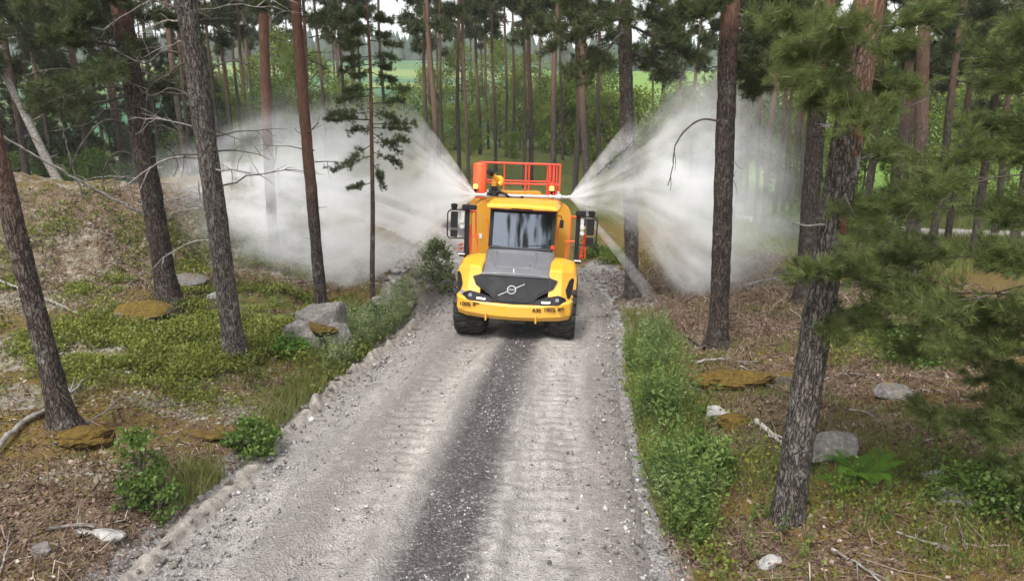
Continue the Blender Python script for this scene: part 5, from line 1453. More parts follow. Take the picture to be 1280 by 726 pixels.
# the split boulder by the slim pine
p = spot(392, 436); sc = math.hypot(p[1], CAM_Z - p[2]) / 853.
bt_ = thing('boulder', 'big split grey boulder with an orange mossy ledge beside the road bend', 'boulder', (p[0], p[1], gz(p[0], p[1])))
def bpart(nm, du, up, dy, w, d, h, seed, mat, rough=.05, rz=0.):
    V, F = rock_np(seed, ICO4, 10, rough, (w * sc / 1.7, d, h * sc / 1.5), 3.)
    o = obj(nm, mesh_np(nm, V, F, [mat], smooth=True, sharp=22), bt_, (du * sc, dy, up * sc)); o.rotation_euler.z = rz; return o
bpart('rock', 6, 22, .40, 72, .50, 66, 3, M_ROCK, .08); bpart('rock', -8, 9, .0, 58, .42, 52, 12, M_ROCK, .08, rz=.2); bpart('rock', 22, 11, .18, 38, .36, 46, 23, M_ROCK, .08, rz=.6)
bpart('moss', 0, 26, .06, 50, .32, 17, 31, M_MOSS, .2)

rock(178, 402, 78, .42, 41, 'low boulder under an orange brown moss cap left of the grey pine', M_ROCK_MOSS, sink=.2)
rock(1036, 574, 92, .42, 42, 'pale angular rock slab leaning behind the foot of the big leaning pine', M_ROCK, .6, sink=.1, planes=9)
rock(1113, 497, 46, .5, 43, 'grey rounded rock lying alone on the brown brash slope', M_ROCK, .8)
rock(1165, 597, 44, .3, 44, 'flat white rock on the slope above the grass', M_ROCK_PALE, .5, planes=9)
rock(1190, 632, 54, .4, 45, 'weathered grey rock with a pale thin stick in front', M_ROCK, .7)
rock(960, 710, 30, .5, 46, 'small pale rock at the bottom right of the big pine', M_ROCK_PALE, .7, planes=9)
rock(132, 674, 40, .42, 47, 'pale oblong stone among twigs at the bottom left', M_ROCK_PALE, .5)
rock(57, 694, 24, .8, 48, 'small bluish grey stone at the bottom left corner', M_ROCK, .8)
rock(105, 668, 28, .3, 49, 'flat brownish stone beside the pale oblong stone', M_ROCK_PALE, .6)
rock(898, 522, 34, .6, 50, 'white topped stone at the edge of the tall weeds', M_ROCK_PALE, .7, planes=9)
rock(915, 482, 96, .30, 51, 'broad orange mossy hummock in front of the dark straight pine', M_MOSS, .6, base=ICO4, name='mossy_rock', cat='mossy rock', rough=.16, planes=34)
rock(985, 478, 46, .45, 52, 'small mossy rock behind the big leaning pine', M_ROCK_MOSS, .8, name='mossy_rock', cat='mossy rock')
rock(918, 530, 44, .5, 53, 'brown mossy lump with roots behind the white topped stone', M_MOSS, .8, planes=34, name='mossy_rock', cat='mossy rock', rough=.14)
rock(985, 342, 40, .8, 54, 'orange mossy rock in front of the slim pine row', M_MOSS, .8, name='mossy_rock', cat='mossy rock')
rock(1070, 352, 60, .4, 55, 'long mossy log like rock behind the knobbly pine', M_ROCK_MOSS, .6, name='mossy_rock', cat='mossy rock')
rock(105, 552, 74, .42, 56, 'orange moss cushion at the foot of the leaning bare stem', M_MOSS, .6, base=ICO4, name='moss_cushion', cat='moss', rough=.16, planes=34)
rock(262, 548, 40, .4, 57, 'small orange moss cushion left of the round green bush', M_MOSS, .7, name='moss_cushion', cat='moss', rough=.14)
rock(235, 360, 52, .45, 58, 'flat grey rock right of the dark rough pine', M_ROCK, .7)
rock(352, 338, 44, .5, 59, 'yellow mossed stone at the foot of the straight pine', M_ROCK_MOSS, .7, name='mossy_rock', cat='mossy rock')
rock(270, 372, 26, .5, 60, 'little grey stone in the heather between two pines', M_ROCK_PALE, .8)
rock(742, 522, 40, .22, 61, 'pale flat stone bedded in the right wheel track', M_ROCK_PALE, .6, sink=.4, planes=9)
rock(335, 305, 30, .5, 62, 'moss topped stone above the straight pine on the slope', M_ROCK_MOSS, .8, name='mossy_rock', cat='mossy rock')

# heaps of stones: each stone an object, sharing a few meshes
ROCKS = [mesh_np('stone', *rock_np(100 + i, ICO2, 9, .07, (1, .85, .65)), [M_ROCK if i % 3 == 0 else M_ROCK_PALE], smooth=i % 2 == 0) for i in range(6)]
CLODS = [mesh_np('clod', *rock_np(120 + i, ICO2, 10, .34, (1, .8, .55)), [M_CLOD], smooth=True) for i in range(5)]
rgs = np.random.default_rng(91)
def stone_at(x, y, s, meshes, name, label, cat, group, lift=.15):
    o = obj(name, meshes[int(rgs.integers(len(meshes)))], None, (x, y, gz(x, y) + s * lift))
    o.scale = (s * rgs.uniform(.8, 1.2), s * rgs.uniform(.8, 1.2), s * rgs.uniform(.7, 1.1)); o.rotation_euler = (rgs.normal(0, .4), rgs.normal(0, .4), rgs.random() * 6.28)
    return tag(o, label, cat, group)
for k in range(60):
    a = rgs.random() * 6.28; r = math.sqrt(rgs.random())
    stone_at(-3.3 + .75 * r * math.cos(a), 19.7 + 1.7 * r * math.sin(a), rgs.uniform(.08, .2), ROCKS, 'stone', 'grey stone in the roadside heap under the shrub at the left bend', 'stone', 'stones in the left roadside heap')
for k in range(75):
    t = rgs.random(); y = 17.2 + 7.5 * t ** 1.3; x = float(np.interp(y, RC[:, 1][:140], RC[:, 0][:140])) + 2.75 + abs(rgs.normal(0, .38)) 
    stone_at(x, y, rgs.uniform(.06, .17), ROCKS, 'stone', 'broken stone in the rubble edge right of the truck', 'stone', 'stones along the right rubble edge')
for k in range(95):
    y = rgs.uniform(5.2, 18.5); i = int(np.argmin(np.abs(RC[:, 1] - y))); off = -2.74 + .12 * float(fbm(np.array([RC[i, 1] * .5]), np.array([0.]), 3, 3)[0]) + rgs.normal(0, .10)
    x = RC[i, 0] + off * RT[i, 1]; y2 = RC[i, 1] - off * RT[i, 0]
    o = stone_at(x, y2, rgs.uniform(.03, .085), CLODS, 'clod', 'dry grey clod of earth in the ridge along the left road edge', 'clod', 'clods along the left road edge', 0)
    o.location.z = float(zbase(np.array(x), np.array(y2))) + .03 + .09 * math.exp(-((off + 2.74) / .12) ** 2)

# ---------- scattered covers
def sample(n, x0, x1, y0, y1, ch, pw=1.0, near=10., extra=None):
    """points on the ground where cover channel ch is strong, denser close by"""
    out = []; tot = 0
    while tot < n:
        m = 40000
        y = y0 * (y1 / y0) ** RNG.random(m); x = RNG.uniform(x0, x1, m)
        keep = np.abs(x) < y * .8 + 1.5
        x, y = x[keep], y[keep]
        c = cover(x, y)[:, ch] if ch is not None else np.ones(len(x))
        d = np.abs(road_d(x, y))
        pr = np.clip(c, 0, 1) ** pw * (d > 2.85) * np.minimum(1, (y / near) ** -.3)
        if extra is not None: pr = pr * extra(x, y)
        k = RNG.random(len(x)) < pr
        out.append(np.stack([x[k], y[k]], 1)); tot += k.sum()
        if len(out) > 60: break
    P = np.concatenate(out)[:n]
    return np.concatenate([P, terr(P[:, 0], P[:, 1])[:, None]], 1)
def clump(x, y, s, f=1.1, lo=.42, hi=.6): return sstep(lo, hi, .5 + .5 * fbm(x * f, y * f, s, 3))

M_BILB = mat_leaf('bilberry_leaves', (.052, .068, .012), (.215, .24, .046), .35, .5)
M_GRASS = mat_leaf('grass_blades', (.075, .105, .022), (.27, .27, .085), .35, .6)
M_STRAW = mat_leaf('dry_straw', (.13, .095, .05), (.36, .30, .18), .2, .8)
def m_tint(name, stops, rough=.9):
    N = NT(name); N.bsdf(N.ramp(N.attr('tint'), stops), rough, spec=.2); return N.m
M_BRASH = m_tint('brash_twigs', [(0, (.05, .03, .022)), (.45, (.145, .088, .062)), (.8, (.26, .19, .15)), (1, (.45, .39, .34))])
M_LICH = m_tint('reindeer_lichen', [(0, (.12, .10, .065)), (.5, (.22, .195, .14)), (1, (.34, .32, .255))])
M_MOSSB = m_tint('forest_moss', [(0, (.045, .034, .012)), (.5, (.115, .078, .018)), (1, (.105, .105, .028))])
M_PEB = m_tint('gravel_stones', [(0, (.05, .047, .047)), (.5, (.20, .185, .175)), (1, (.50, .48, .46))], .85)

OCTS = (np.array([[1, 0, 0], [-1, 0, 0], [0, 1, 0], [0, -1, 0], [0, 0, 1.], [0, 0, -1]]), np.array([[0, 2, 4], [2, 1, 4], [1, 3, 4], [3, 0, 4], [2, 0, 5], [1, 2, 5], [3, 1, 5], [0, 3, 5]]))
# bilberry and heather: leaves on short stems
P = sample(19000, -16, 14, 5, 34, 0, 1.6, extra=lambda x, y: (clump(x, y, 2, .9, .42, .60) * (.35 + .65 * clump(x, y, 5, 2.6, .4, .55))) * (x < 2.4) + .10 * (x >= 2.4))
per = 6
Q = np.repeat(P, per, 0) + RNG.normal(0, 1, (len(P) * per, 3)) * [.075, .075, .0]; h = RNG.random(len(Q)); Q[:, 2] += h * .16 * (.5 + np.repeat(RNG.random(len(P)), per))
D = RNG.normal(0, .8, (len(Q), 3)); D[:, 2] = np.abs(D[:, 2]) + .2
tone = np.clip(np.repeat(.35 + .3 * fbm(P[:, 0] * 1.5, P[:, 1] * 1.5, 4, 2), per) + .35 * h + RNG.normal(0, .1, len(Q)), 0, 1)
V, F = scatter(*LEAF_S, Q, D, (.038 + .0022 * Q[:, 1]) * RNG.uniform(.7, 1.3, len(Q)))
tag(obj('bilberry_undergrowth', mesh_np('bilberry_undergrowth', V, F, [M_BILB], tint=np.repeat(tone, 4))), kind='stuff')

# moss tufts and lichen
def lumps(name, n, ch, mat, s0, s1, flat, extra=None, pw=1.5, reg=(-16, 14, 5, 34), base=None, tl=(.1, .9), inv=False):
    base = base or OCTS
    P = sample(n, *reg, ch, pw, extra=extra)
    nrm = RNG.normal(0, .25, (len(P), 3)); nrm[:, 2] = 1
    s = RNG.uniform(s0, s1, len(P)) * (1 + .03 * P[:, 1])
    V, F = scatter(base[0] * (1 + 0 * base[0]), base[1], P, nrm, np.stack([s, s * RNG.uniform(.6, 1, len(P)), s * flat], 1))
    V += RNG.normal(0, 1, V.shape) * np.repeat(s, len(base[0]))[:, None] * .16
    tag(obj(name, mesh_np(name, V, F, [mat], tint=np.repeat(RNG.uniform(*tl, len(P)), len(base[0])), smooth=True)), kind='stuff')
lumps('lichen', 10000, 1, M_LICH, .012, .042, .4, lambda x, y: clump(x, y, 1, 1.6, .35, .65))
lumps('moss', 14000, None, M_MOSSB, .010, .034, .6, lambda x, y: clump(x, y, 5, .8, .5, .66) * np.clip(1 - cover(x, y)[:, 3] - .6 * cover(x, y)[:, 2], 0, 1))

# brash: twigs and bark bits
def stick_np(seed):
    rg = np.random.default_rng(seed); P = np.array([[0, 0, -.5], [rg.normal(0, .05), rg.normal(0, .05), -.1], [rg.normal(0, .06), rg.normal(0, .06), .2], [rg.normal(0, .1), rg.normal(0, .1), .5]])
    V, F = tube_np(P, [.013, .012, .009, .005], 3); return V, F
ST = [stick_np(i) for i in range(4)]
def twigs(name, n, ch, lmin, lmax, thick, reg=(-14, 16, 4.8, 36), extra=None, tl=(0, 1), pw=1.):
    P = sample(n, *reg, ch, pw, extra=extra); J = Join(); w = RNG.integers(0, 4, len(P))
    D = RNG.normal(0, 1, (len(P), 3)); D[:, 2] *= .16; P[:, 2] += .012
    L = RNG.uniform(lmin, lmax, len(P)) * RNG.uniform(.4, 1, len(P))
    for k in range(4):
        s = w == k; th = thick * RNG.uniform(.6, 1.6, s.sum()) * (1 + .04 * P[s, 1])
        V, F = scatter(*ST[k], P[s], D[s], np.stack([th, th, L[s]], 1)); J.add(V, F, np.repeat(RNG.beta(1.6, 2.2, s.sum()) * (tl[1] - tl[0]) + tl[0], 12))
    tag(obj(name, J.mesh(name, [M_BRASH])), kind='stuff')
twigs('brash_litter', 14500, 2, .06, .34, .5, extra=lambda x, y: sstep(5, 12, y) * .7 + .3)
twigs('twig_litter', 6000, None, .06, .34, .42, extra=lambda x, y: .6 * (1 - cover(x, y)[:, 0] * .7))
twigs('brash_sticks', 420, 2, .35, 1.2, .5, reg=(2.5, 16, 6, 36), tl=(.35, 1))
twigs('brash_sticks', 120, 2, .3, .9, .45, reg=(-16, -3, 8, 34), tl=(.3, .95))
# flakes of bark, cones, leaf litter
FL_T = (np.array([[-.5, -.3, 0], [.5, -.25, .05], [.4, .3, 0], [-.45, .25, .06]]), np.array([[0, 1, 2], [0, 2, 3]]))
P = sample(22000, -12, 13, 4.8, 26, None, extra=lambda x, y: .35 + .65 * cover(x, y)[:, 2])
D = RNG.normal(0, .45, (len(P), 3)); D[:, 2] = 1; P[:, 2] += .008
V, F = scatter(*FL_T, P, D, RNG.uniform(.02, .06, len(P)) * (1 + .03 * P[:, 1]))
tag(obj('leaf_litter', mesh_np('leaf_litter', V, F, [M_BRASH], tint=np.repeat(RNG.beta(1.5, 2, len(P)), 4))), kind='stuff')

# grass
BL = (np.array([[-.5, 0, 0], [.5, 0, 0], [-.35, .0, .5], [.35, .0, .5], [.1, .15, 1.]]) * [1, 1, 1], np.array([[0, 1, 3], [0, 3, 2], [2, 3, 4]]))
def grass(name, n, reg, extra, hmin, hmax, mat, wd=.006, lean=.35, ch=None):
    P = sample(n, *reg, ch, 1., extra=extra)
    D = RNG.normal(0, lean, (len(P), 3)); D[:, 2] = 1
    h = RNG.uniform(hmin, hmax, len(P)); wv = wd * (1 + .06 * P[:, 1])
    V, F = scatter(*BL, P, D, np.stack([wv, h, h], 1))
    tag(obj(name, mesh_np(name, V, F, [mat], tint=np.repeat(np.clip(RNG.normal(.45, .22, len(P)), 0, 1), 5))), kind='stuff')
def rdist(x, y): return road_d(x, y)
grass('grass', 26000, (2, 14, 5, 24), lambda x, y: clump(x, y, 3, .55, .44, .62) * (1 - .6 * cover(x, y)[:, 2]), .06, .22, M_GRASS)
grass('dry_grass', 15000, (-13, 14, 5, 22), lambda x, y: clump(x, y, 6, .7, .46, .64) * (1 - .8 * cover(x, y)[:, 0]), .05, .17, M_STRAW, .005, .6)
def gblob(*bl):
    B = [(spot(u, v), r) for u, v, r in bl]
    return lambda x, y: np.max([np.exp(-(((x - b[0]) / r) ** 2 + ((y - b[1]) / r) ** 2)) for b, r in B], 0)
grass('grass', 3800, (-6, 0, 5, 16), gblob((400, 490, .45), (375, 505, .4), (345, 540, .25), (255, 600, .3), (240, 625, .25), (420, 470, .4), (360, 525, .3), (600, 20, .01)), .08, .30, M_GRASS)
grass('meadow_grass', 26000, (9, 40, 24, 50), lambda x, y: (path_d(x, y) > 1.5) * sstep(9, 15, x), .2, .55, M_GRASS, .012)

# the tall weeds along the right edge
LEAF_N = (LEAF_S[0] * [.55, 1, 1], LEAF_S[1])
def weed_np(seed, H=.75, n=34):
    rg = np.random.default_rng(seed); J = Join()
    P = np.array([[0, 0, 0], [rg.normal(0, .03), rg.normal(0, .03), H * .5], [rg.normal(0, .08), rg.normal(0, .08), H]])
    J.add(*tube_np(P, [.006, .005, .003], 3), tint=.3)
    t = rg.random(n) ** .8; a = rg.random(n) * 6.28
    pos = np.stack([np.interp(t, [0, .5, 1], P[:, k]) for k in range(3)], 1)
    D = np.stack([np.cos(a), np.sin(a), rg.uniform(-.1, .9, n)], 1)
    V, F = scatter(*LEAF_N, pos + D * [.03, .03, 0], D, rg.uniform(.05, .13, n) * (1.15 - .5 * t)); J.add(V, F, np.clip(np.repeat(.35 + .4 * t + rg.normal(0, .12, n), 4), 0, 1))
    return np.concatenate(J.V), np.concatenate(J.Q), np.concatenate(J.T), np.concatenate(J.t)
WD = [weed_np(i, H, n) for i, (H, n) in enumerate([(.8, 52), (.6, 44), (1.0, 60), (.4, 34), (.7, 50)])]
M_WEED = mat_leaf('weed_leaves', (.045, .088, .018), (.18, .26, .066), .4, .5)
M_WEEDP = mat_leaf('pale_weed_leaves', (.09, .13, .045), (.27, .33, .15), .4, .55)
def weeds(name, P, mat, S):
    J = Join(); w = RNG.integers(0, 5, len(P))
    for k, (TV, TQ, TT, tt) in enumerate(WD):
        s = w == k; m = s.sum()
        if not m: continue
        D = RNG.normal(0, .16, (m, 3)); D[:, 2] = 1; r = RNG.random(m) * 6.28
        V, _ = scatter(TV, TT, P[s], D, S[s], r)
        off = (np.arange(m) * len(TV))[:, None, None]
        t = np.tile(tt, m) + np.repeat(RNG.normal(0, .22, m), len(TV))
        J.V.append(V); J.Q.append((TQ[None] + off).reshape(-1, 4) + J.n); J.T.append((TT[None] + off).reshape(-1, 3) + J.n); J.mq.append(np.zeros(m * len(TQ))); J.mt.append(np.zeros(m * len(TT))); J.t.append(np.clip(t, 0, 1)); J.n += len(V)
    tag(obj(name, J.mesh(name, [mat])), kind='stuff')
def strip(x, y):
    d = road_d(x, y)
    c = np.interp(y, [5, 6.5, 8, 10, 13, 16, 17.5], [.4, .4, .5, .58, .62, .65, .6]); wdt = np.interp(y, [5, 6.5, 8, 10, 13, 16, 17.5], [.12, .2, .36, .46, .52, .55, .3])
    return (d > 2.78) * np.exp(-(((d - 2.7 - c) / wdt) ** 2) ** 2) * (.06 + .94 * clump(x, y, 4, 1.25, .44, .58)) * (y < 17.8)
P = sample(430, 0, 6, 6.9, 17.8, None, extra=strip)
grass('verge_grass', 10500, (0, 6, 7.2, 17.8), lambda x, y: strip(x, y) ** .5 + .25 * np.exp(-((road_d(x, y) - 3.1) / .35) ** 2), .12, .5, M_GRASS, .006, .4)
weeds('weeds', P, M_WEED, RNG.uniform(.4, 1.2, len(P)) * np.interp(P[:, 1], [6, 8, 13, 17], [.6, 1.1, 1., .55]))
P = sample(200, 0, 6, 7.3, 17.8, None, extra=lambda x, y: strip(x, y) * clump(x, y, 1, 1.3, .5, .6))
weeds('pale_weeds', P, M_WEEDP, RNG.uniform(.5, .9, len(P)))
P = sample(320, 2, 13, 5.5, 22, None, extra=lambda x, y: clump(x, y, 7, .5, .52, .66) * cover(x, y)[:, 0])
weeds('low_weeds', P, M_WEED, RNG.uniform(.25, .5, len(P)))
P = sample(520, -9, -1, 6, 21, None, extra=lambda x, y: gblob((465, 434, .7), (495, 408, .7), (438, 462, .45), (515, 395, .6), (475, 420, .6), (540, 385, .5))(x, y))
weeds('roadside_raspberries', P, M_WEEDP, RNG.uniform(.4, .85, len(P)))

# gravel lying loose
def pebbles(name, n, f, s0, s1):
    y = 4.9 * (30 / 4.9) ** RNG.random(n * 3); i = np.searchsorted(RC[:, 1][:200], y).clip(0, 199)
    u = f(n * 3, y); k = np.abs(u) < 3.4; y, i, u = y[k][:n], i[k][:n], u[k][:n]
    x = RC[i, 0] + u * RT[i, 1]
    z = np.where(np.abs(u) < 2.6, zbase(x, y) + .03, terr(x, y)) + .004
    s = RNG.uniform(s0, s1, len(x)) * RNG.uniform(.5, 1, len(x)) * (1 + .03 * y)
    V, F = scatter(*OCTS, np.stack([x, y, z], 1), RNG.normal(0, 1, (len(x), 3)), np.stack([s, s * .8, s * .6], 1))
    V += RNG.normal(0, 1, V.shape) * np.repeat(s, 6)[:, None] * .22
    tag(obj(name, mesh_np(name, V, F, [M_PEB], tint=np.repeat(RNG.beta(2, 2, len(x)), 6))), kind='stuff')
OCTS = (np.array([[1, 0, 0], [-1, 0, 0], [0, 1, 0], [0, -1, 0], [0, 0, 1.], [0, 0, -1]]), np.array([[0, 2, 4], [2, 1, 4], [1, 3, 4], [3, 0, 4], [2, 0, 5], [1, 2, 5], [3, 1, 5], [0, 3, 5]]))
pebbles('gravel', 9000, lambda n, y: np.where(RNG.random(n) < .55, RNG.normal(.37, .42, n), np.where(RNG.random(n) < .5, RNG.normal(-2.0, .5, n), RNG.normal(2.3, .35, n))), .006, .024)
pebbles('gravel', 1300, lambda n, y: np.where(RNG.random(n) < .5, RNG.normal(-2.5, .3, n), RNG.normal(2.7, .3, n)), .015, .05)
pebbles('gravel', 900, lambda n, y: RNG.uniform(-2.6, 2.6, n), .012, .035)

# ---------- fallen branches and sticks
def ground_stick(pts, r, seed, label, mat=None, lift=.02, twigs_=3, name='fallen_branch', cat='branch', group=None):
    rg = np.random.default_rng(seed)
    W = []
    for q in pts:
        if len(q) == 2: p = spot(*q); p[2] = gz(p[0], p[1]) + lift + r
        else: p = at_y(q[0], q[1], q[2])
        W.append(p)
    Q = resample([tuple(p) for p in W], .09); Q = Q + rg.normal(0, r * .35, Q.shape)
    o0 = Q[0].copy(); Q = Q - o0
    J = Join(); J.add(*tube_np(Q, np.linspace(r, r * .45, len(Q)), 7))
    for _ in range(twigs_):
        i = rg.integers(2, max(3, len(Q) - 2)); dd = Q[min(i + 1, len(Q) - 1)] - Q[i - 1]; dd = dd / (np.linalg.norm(dd) + 1e-6) + rg.normal(0, .6, 3); dd[2] = abs(dd[2]) * .6
        S = dead_branch_pts(Q[i], dd, rg.uniform(.15, .5), -.1, .15, rg, 6); J.add(*tube_np(S, np.linspace(r * .45, r * .15, 6), 4))
    o = obj(name, J.mesh(name, [mat or M_DEAD], True), None, tuple(o0))
    return tag(o, label, cat, group)
G_ = ground_stick
G_([(-30, 340), (40, 370), (90, 392), (132, 416)], .035, 1, 'long grey branch sloping down from the left edge towards the mossy boulder')
G_([(-20, 437), (60, 434), (150, 428)], .025, 2, 'thin dark branch lying level behind the leaning bare stem', M_TWIG)
G_([(88, 490), (125, 464), (170, 438)], .022, 3, 'thin pale branch rising right from the leaning bare stem')
G_([(-10, 572), (25, 540), (62, 512), (105, 486)], .040, 4, 'thick grey branch at the left edge below the leaning stem')
G_([(70, 560), (110, 530), (150, 512)], .02, 5, 'short dry stick beside the orange moss cushion')
G_([(180, 268, 15.6), (110, 232, 15.0), (0, 168, 14.2), (-60, 130, 14.)], .035, 6, 'long slanting dead pole propped against the dark rough pine', None, name='dead_pole', cat='pole')
G_([(105, 250, 17), (90, 205, 17.2), (78, 160, 17.4), (70, 128, 17.5)], .022, 61, 'thin reddish dead sapling standing on the bank', M_TWIG, name='dead_sapling', cat='sapling')
G_([(945, 533), (965, 548), (988, 566)], .045, 7, 'short pale barkless log left of the big leaning pine', m_mud('bare_wood', (.24, .215, .19), (.52, .49, .44)))
G_([(870, 456), (905, 452), (940, 462)], .03, 8, 'grey stick across the front of the dark straight pine')
G_([(900, 470), (935, 490), (965, 520)], .03, 9, 'grey branch bending over the orange mossy hummock')
G_([(925, 462), (960, 486), (985, 500)], .022, 10, 'thin branch behind the orange mossy hummock')
G_([(885, 560), (893, 540), (897, 520)], .016, 11, 'thin white stick beside the white topped stone')
G_([(1185, 628), (1197, 655), (1210, 695)], .014, 12, 'thin straw coloured stick slanting down the slope at the right')
G_([(1020, 480), (1060, 470), (1100, 478)], .02, 13, 'grey stick lying behind the lone grey rock')
G_([(1060, 515), (1085, 520), (1100, 530)], .018, 14, 'forked white twig below the lone grey rock', twigs_=6)
G_([(1150, 555), (1170, 550), (1180, 540)], .016, 15, 'white crooked twig on the brown slope')
G_([(880, 440), (860, 425), (835, 415)], .035, 16, 'dark log end lying left of the dark straight pine', M_TWIG)
G_([(800, 402), (825, 412), (850, 432)], .028, 17, 'pale forked branch at the top of the weeds', twigs_=5)
G_([(930, 360), (960, 352), (1000, 356)], .03, 18, 'grey branch in the brash beyond the dark straight pine')
G_([(1120, 670), (1160, 682), (1180, 684)], .014, 19, 'thin bent twig at the bottom right')
G_([(1040, 690), (1080, 712), (1110, 740)], .022, 20, 'dead branch in the bottom right corner of the brown slope')
G_([(985, 388), (1000, 400), (1010, 425)], .022, 21, 'pale branch behind the big leaning pine')
G_([(0, 720), (10, 690), (15, 660)], .012, 22, 'thin stalk standing at the bottom left corner')
G_([(60, 668), (95, 662), (120, 660)], .02, 23, 'dry stick over the flat brownish stone')
G_([(225, 355), (262, 372), (280, 382)], .03, 24, 'short root like branch between the two left pines')
G_([(405, 398), (430, 388), (450, 380)], .025, 25, 'grey branch behind the split boulder')
G_([(215, 482), (255, 468), (300, 462)], .018, 26, 'thin branch at the foot of the grey plated pine', M_TWIG, twigs_=6)
G_([(1000, 600), (985, 580), (970, 560)], .02, 27, 'bent stick left of the foot of the big leaning pine')

# heap of cut branches on the bank
p = at_y(240, 262, 22.); p[2] = gz(p[0], p[1])
bp = thing('brush_pile', 'tangled heap of dead branches between the two left pines', 'brush pile', tuple(p))
rgb = np.random.default_rng(66)
for k in range(26):
    a = rgb.random() * 6.28; d = (math.cos(a), math.sin(a) * .6, rgb.uniform(-.1, .6)); s0 = np.array([rgb.normal(0, .5), rgb.normal(0, .4), rgb.uniform(.0, .45)])
    J = branch_mesh(s0, d, rgb.uniform(.6, 1.5), rgb.uniform(.012, .03), rgb, -.15, 3)
    obj('branch', J.mesh('branch', [M_DEAD if k % 3 else M_TWIG], True), bp)

# ---------- single plants
def fern(u, v, n, L, label, seed, mat):
    rg = np.random.default_rng(seed); p = spot(u, v); t = thing('fern', label, 'fern', (p[0], p[1], gz(p[0], p[1])))
    for k in range(n):
        a = k / n * 6.28 + rg.normal(0, .2); l = L * rg.uniform(.75, 1.15); J = Join()
        s = np.linspace(0, 1, 18); el = 1.15 - 1.35 * s
        dx = np.cumsum(np.cos(el)) / 18 * l; dz = np.cumsum(np.sin(el)) / 18 * l
        P = np.stack([dx * math.cos(a), dx * math.sin(a), dz], 1); J.add(*tube_np(P, np.linspace(.006, .002, 18), 3), tint=.3)
        T = np.gradient(P, axis=0); T /= np.linalg.norm(T, axis=1, keepdims=True); side = np.cross(T, [0, 0, 1.]); side /= np.linalg.norm(side, axis=1, keepdims=True)
        for sg in (-1, 1):
            D = side * sg + T * .35; w = l * .26 * np.sin(math.pi * (.12 + .86 * s)) ** .8
            V, F = scatter(*LEAF_S, P[2:], D[2:], np.stack([w[2:] * .30, w[2:] * .3, w[2:]], 1), np.full(16, 1.57 if sg > 0 else 1.57)); J.add(V, F, np.clip(.55 + rg.normal(0, .12, len(V)), 0, 1))
        obj('frond', J.mesh('frond', [mat]), t)
M_FERN = mat_leaf('fern_fronds', (.04, .10, .015), (.14, .26, .035), .4, .5)
fern(1075, 606, 11, .62, 'bright green fern right of the foot of the big leaning pine', 1, M_FERN)
fern(1050, 612, 6, .4, 'small fern half hidden beside the bigger fern', 2, M_FERN)
fern(880, 520, 8, .30, 'small light green fern beside the white topped stone', 3, M_FERN)

def shrub(u, v, H, rx, ncl, per, ls, label, mat, seed, name='shrub', cat='shrub', z0=.02):
    p = spot(u, v); t = thing(name, label, cat, (p[0], p[1], gz(p[0], p[1]) - .02))
    me = leaf_crown(seed, H, z0, rx, ncl, per, ls, [mat, M_TWIG], up=.5); me.name = 'crown'
    obj('crown', me, t)
    J = Join(); rg = np.random.default_rng(seed)
    for k in range(5):
        e = np.array([rg.normal(0, rx * .4), rg.normal(0, rx * .4), H * rg.uniform(.6, .9)]); J.add(*tube_np(np.array([[rg.normal(0, .03), rg.normal(0, .03), -.05], e * .5 + [0, 0, .05], e]), [.010, .007, .003], 4))
    obj('stem', J.mesh('stem', [M_TWIG]), t)
shrub(315, 570, .46, .40, 34, 46, .075, 'round dark green bush on the left road edge', M_LEAF2, 1, 'bush', 'bush')
shrub(180, 618, .85, .30, 26, 34, .07, 'young rowan sapling in the bare patch at the lower left', M_LEAF2, 2, 'sapling', 'sapling')
shrub(200, 640, .45, .32, 18, 36, .06, 'low feathery seedling in front of the young rowan sapling', M_LEAF2, 3, 'sapling', 'sapling')
shrub(160, 640, .35, .2, 10, 30, .06, 'tiny seedling left of the young rowan sapling', M_LEAF2, 31, 'sapling', 'sapling')
shrub(542, 352, 1.45, .62, 40, 34, .13, 'tall silvery willow shrub on the stone heap at the bend', M_WEEDP, 4)
shrub(560, 372, .8, .4, 16, 30, .11, 'lower silvery willow sprig below the tall willow shrub', M_WEEDP, 41)
shrub(468, 408, .55, .45, 30, 40, .07, 'dark rounded bush right of the split boulder', mat_leaf('dark_leaves', (.018, .036, .012), (.06, .095, .028), .3), 5, 'bush', 'bush')
shrub(362, 446, .42, .38, 24, 40, .08, 'fresh green clump at the left foot of the split boulder', M_FERN, 6)
shrub(880, 600, .7, .4, 26, 36, .08, 'leafy sapling at the right fringe of the tall weeds', M_LEAF2, 7, 'sapling', 'sapling')
shrub(740, 322, .7, .8, 30, 40, .12, 'soft green bush seen through thin spray right of the truck', M_LEAF2, 8, 'bush', 'bush')
shrub(765, 330, .6, .7, 24, 40, .12, 'pale green bush at the rim of the rubble behind the spray', M_LEAF, 81, 'bush', 'bush')
shrub(1160, 456, .5, .9, 40, 46, .09, 'low green shrub behind the lone grey rock', M_LEAF2, 9)
shrub(1235, 640, .55, .6, 40, 46, .06, 'grassy green shrub at the lower right edge', M_LEAF2, 10)
shrub(1120, 430, .45, .7, 30, 40, .09, 'small spreading shrub on the brash behind the near boughs', M_LEAF2, 11)
# ================================================================ the spray
def ring_curve(spec, s):
    S = [r[0] for r in spec]; return [np.interp(s, S, [r[k] for r in spec]) for k in range(1, 5)]

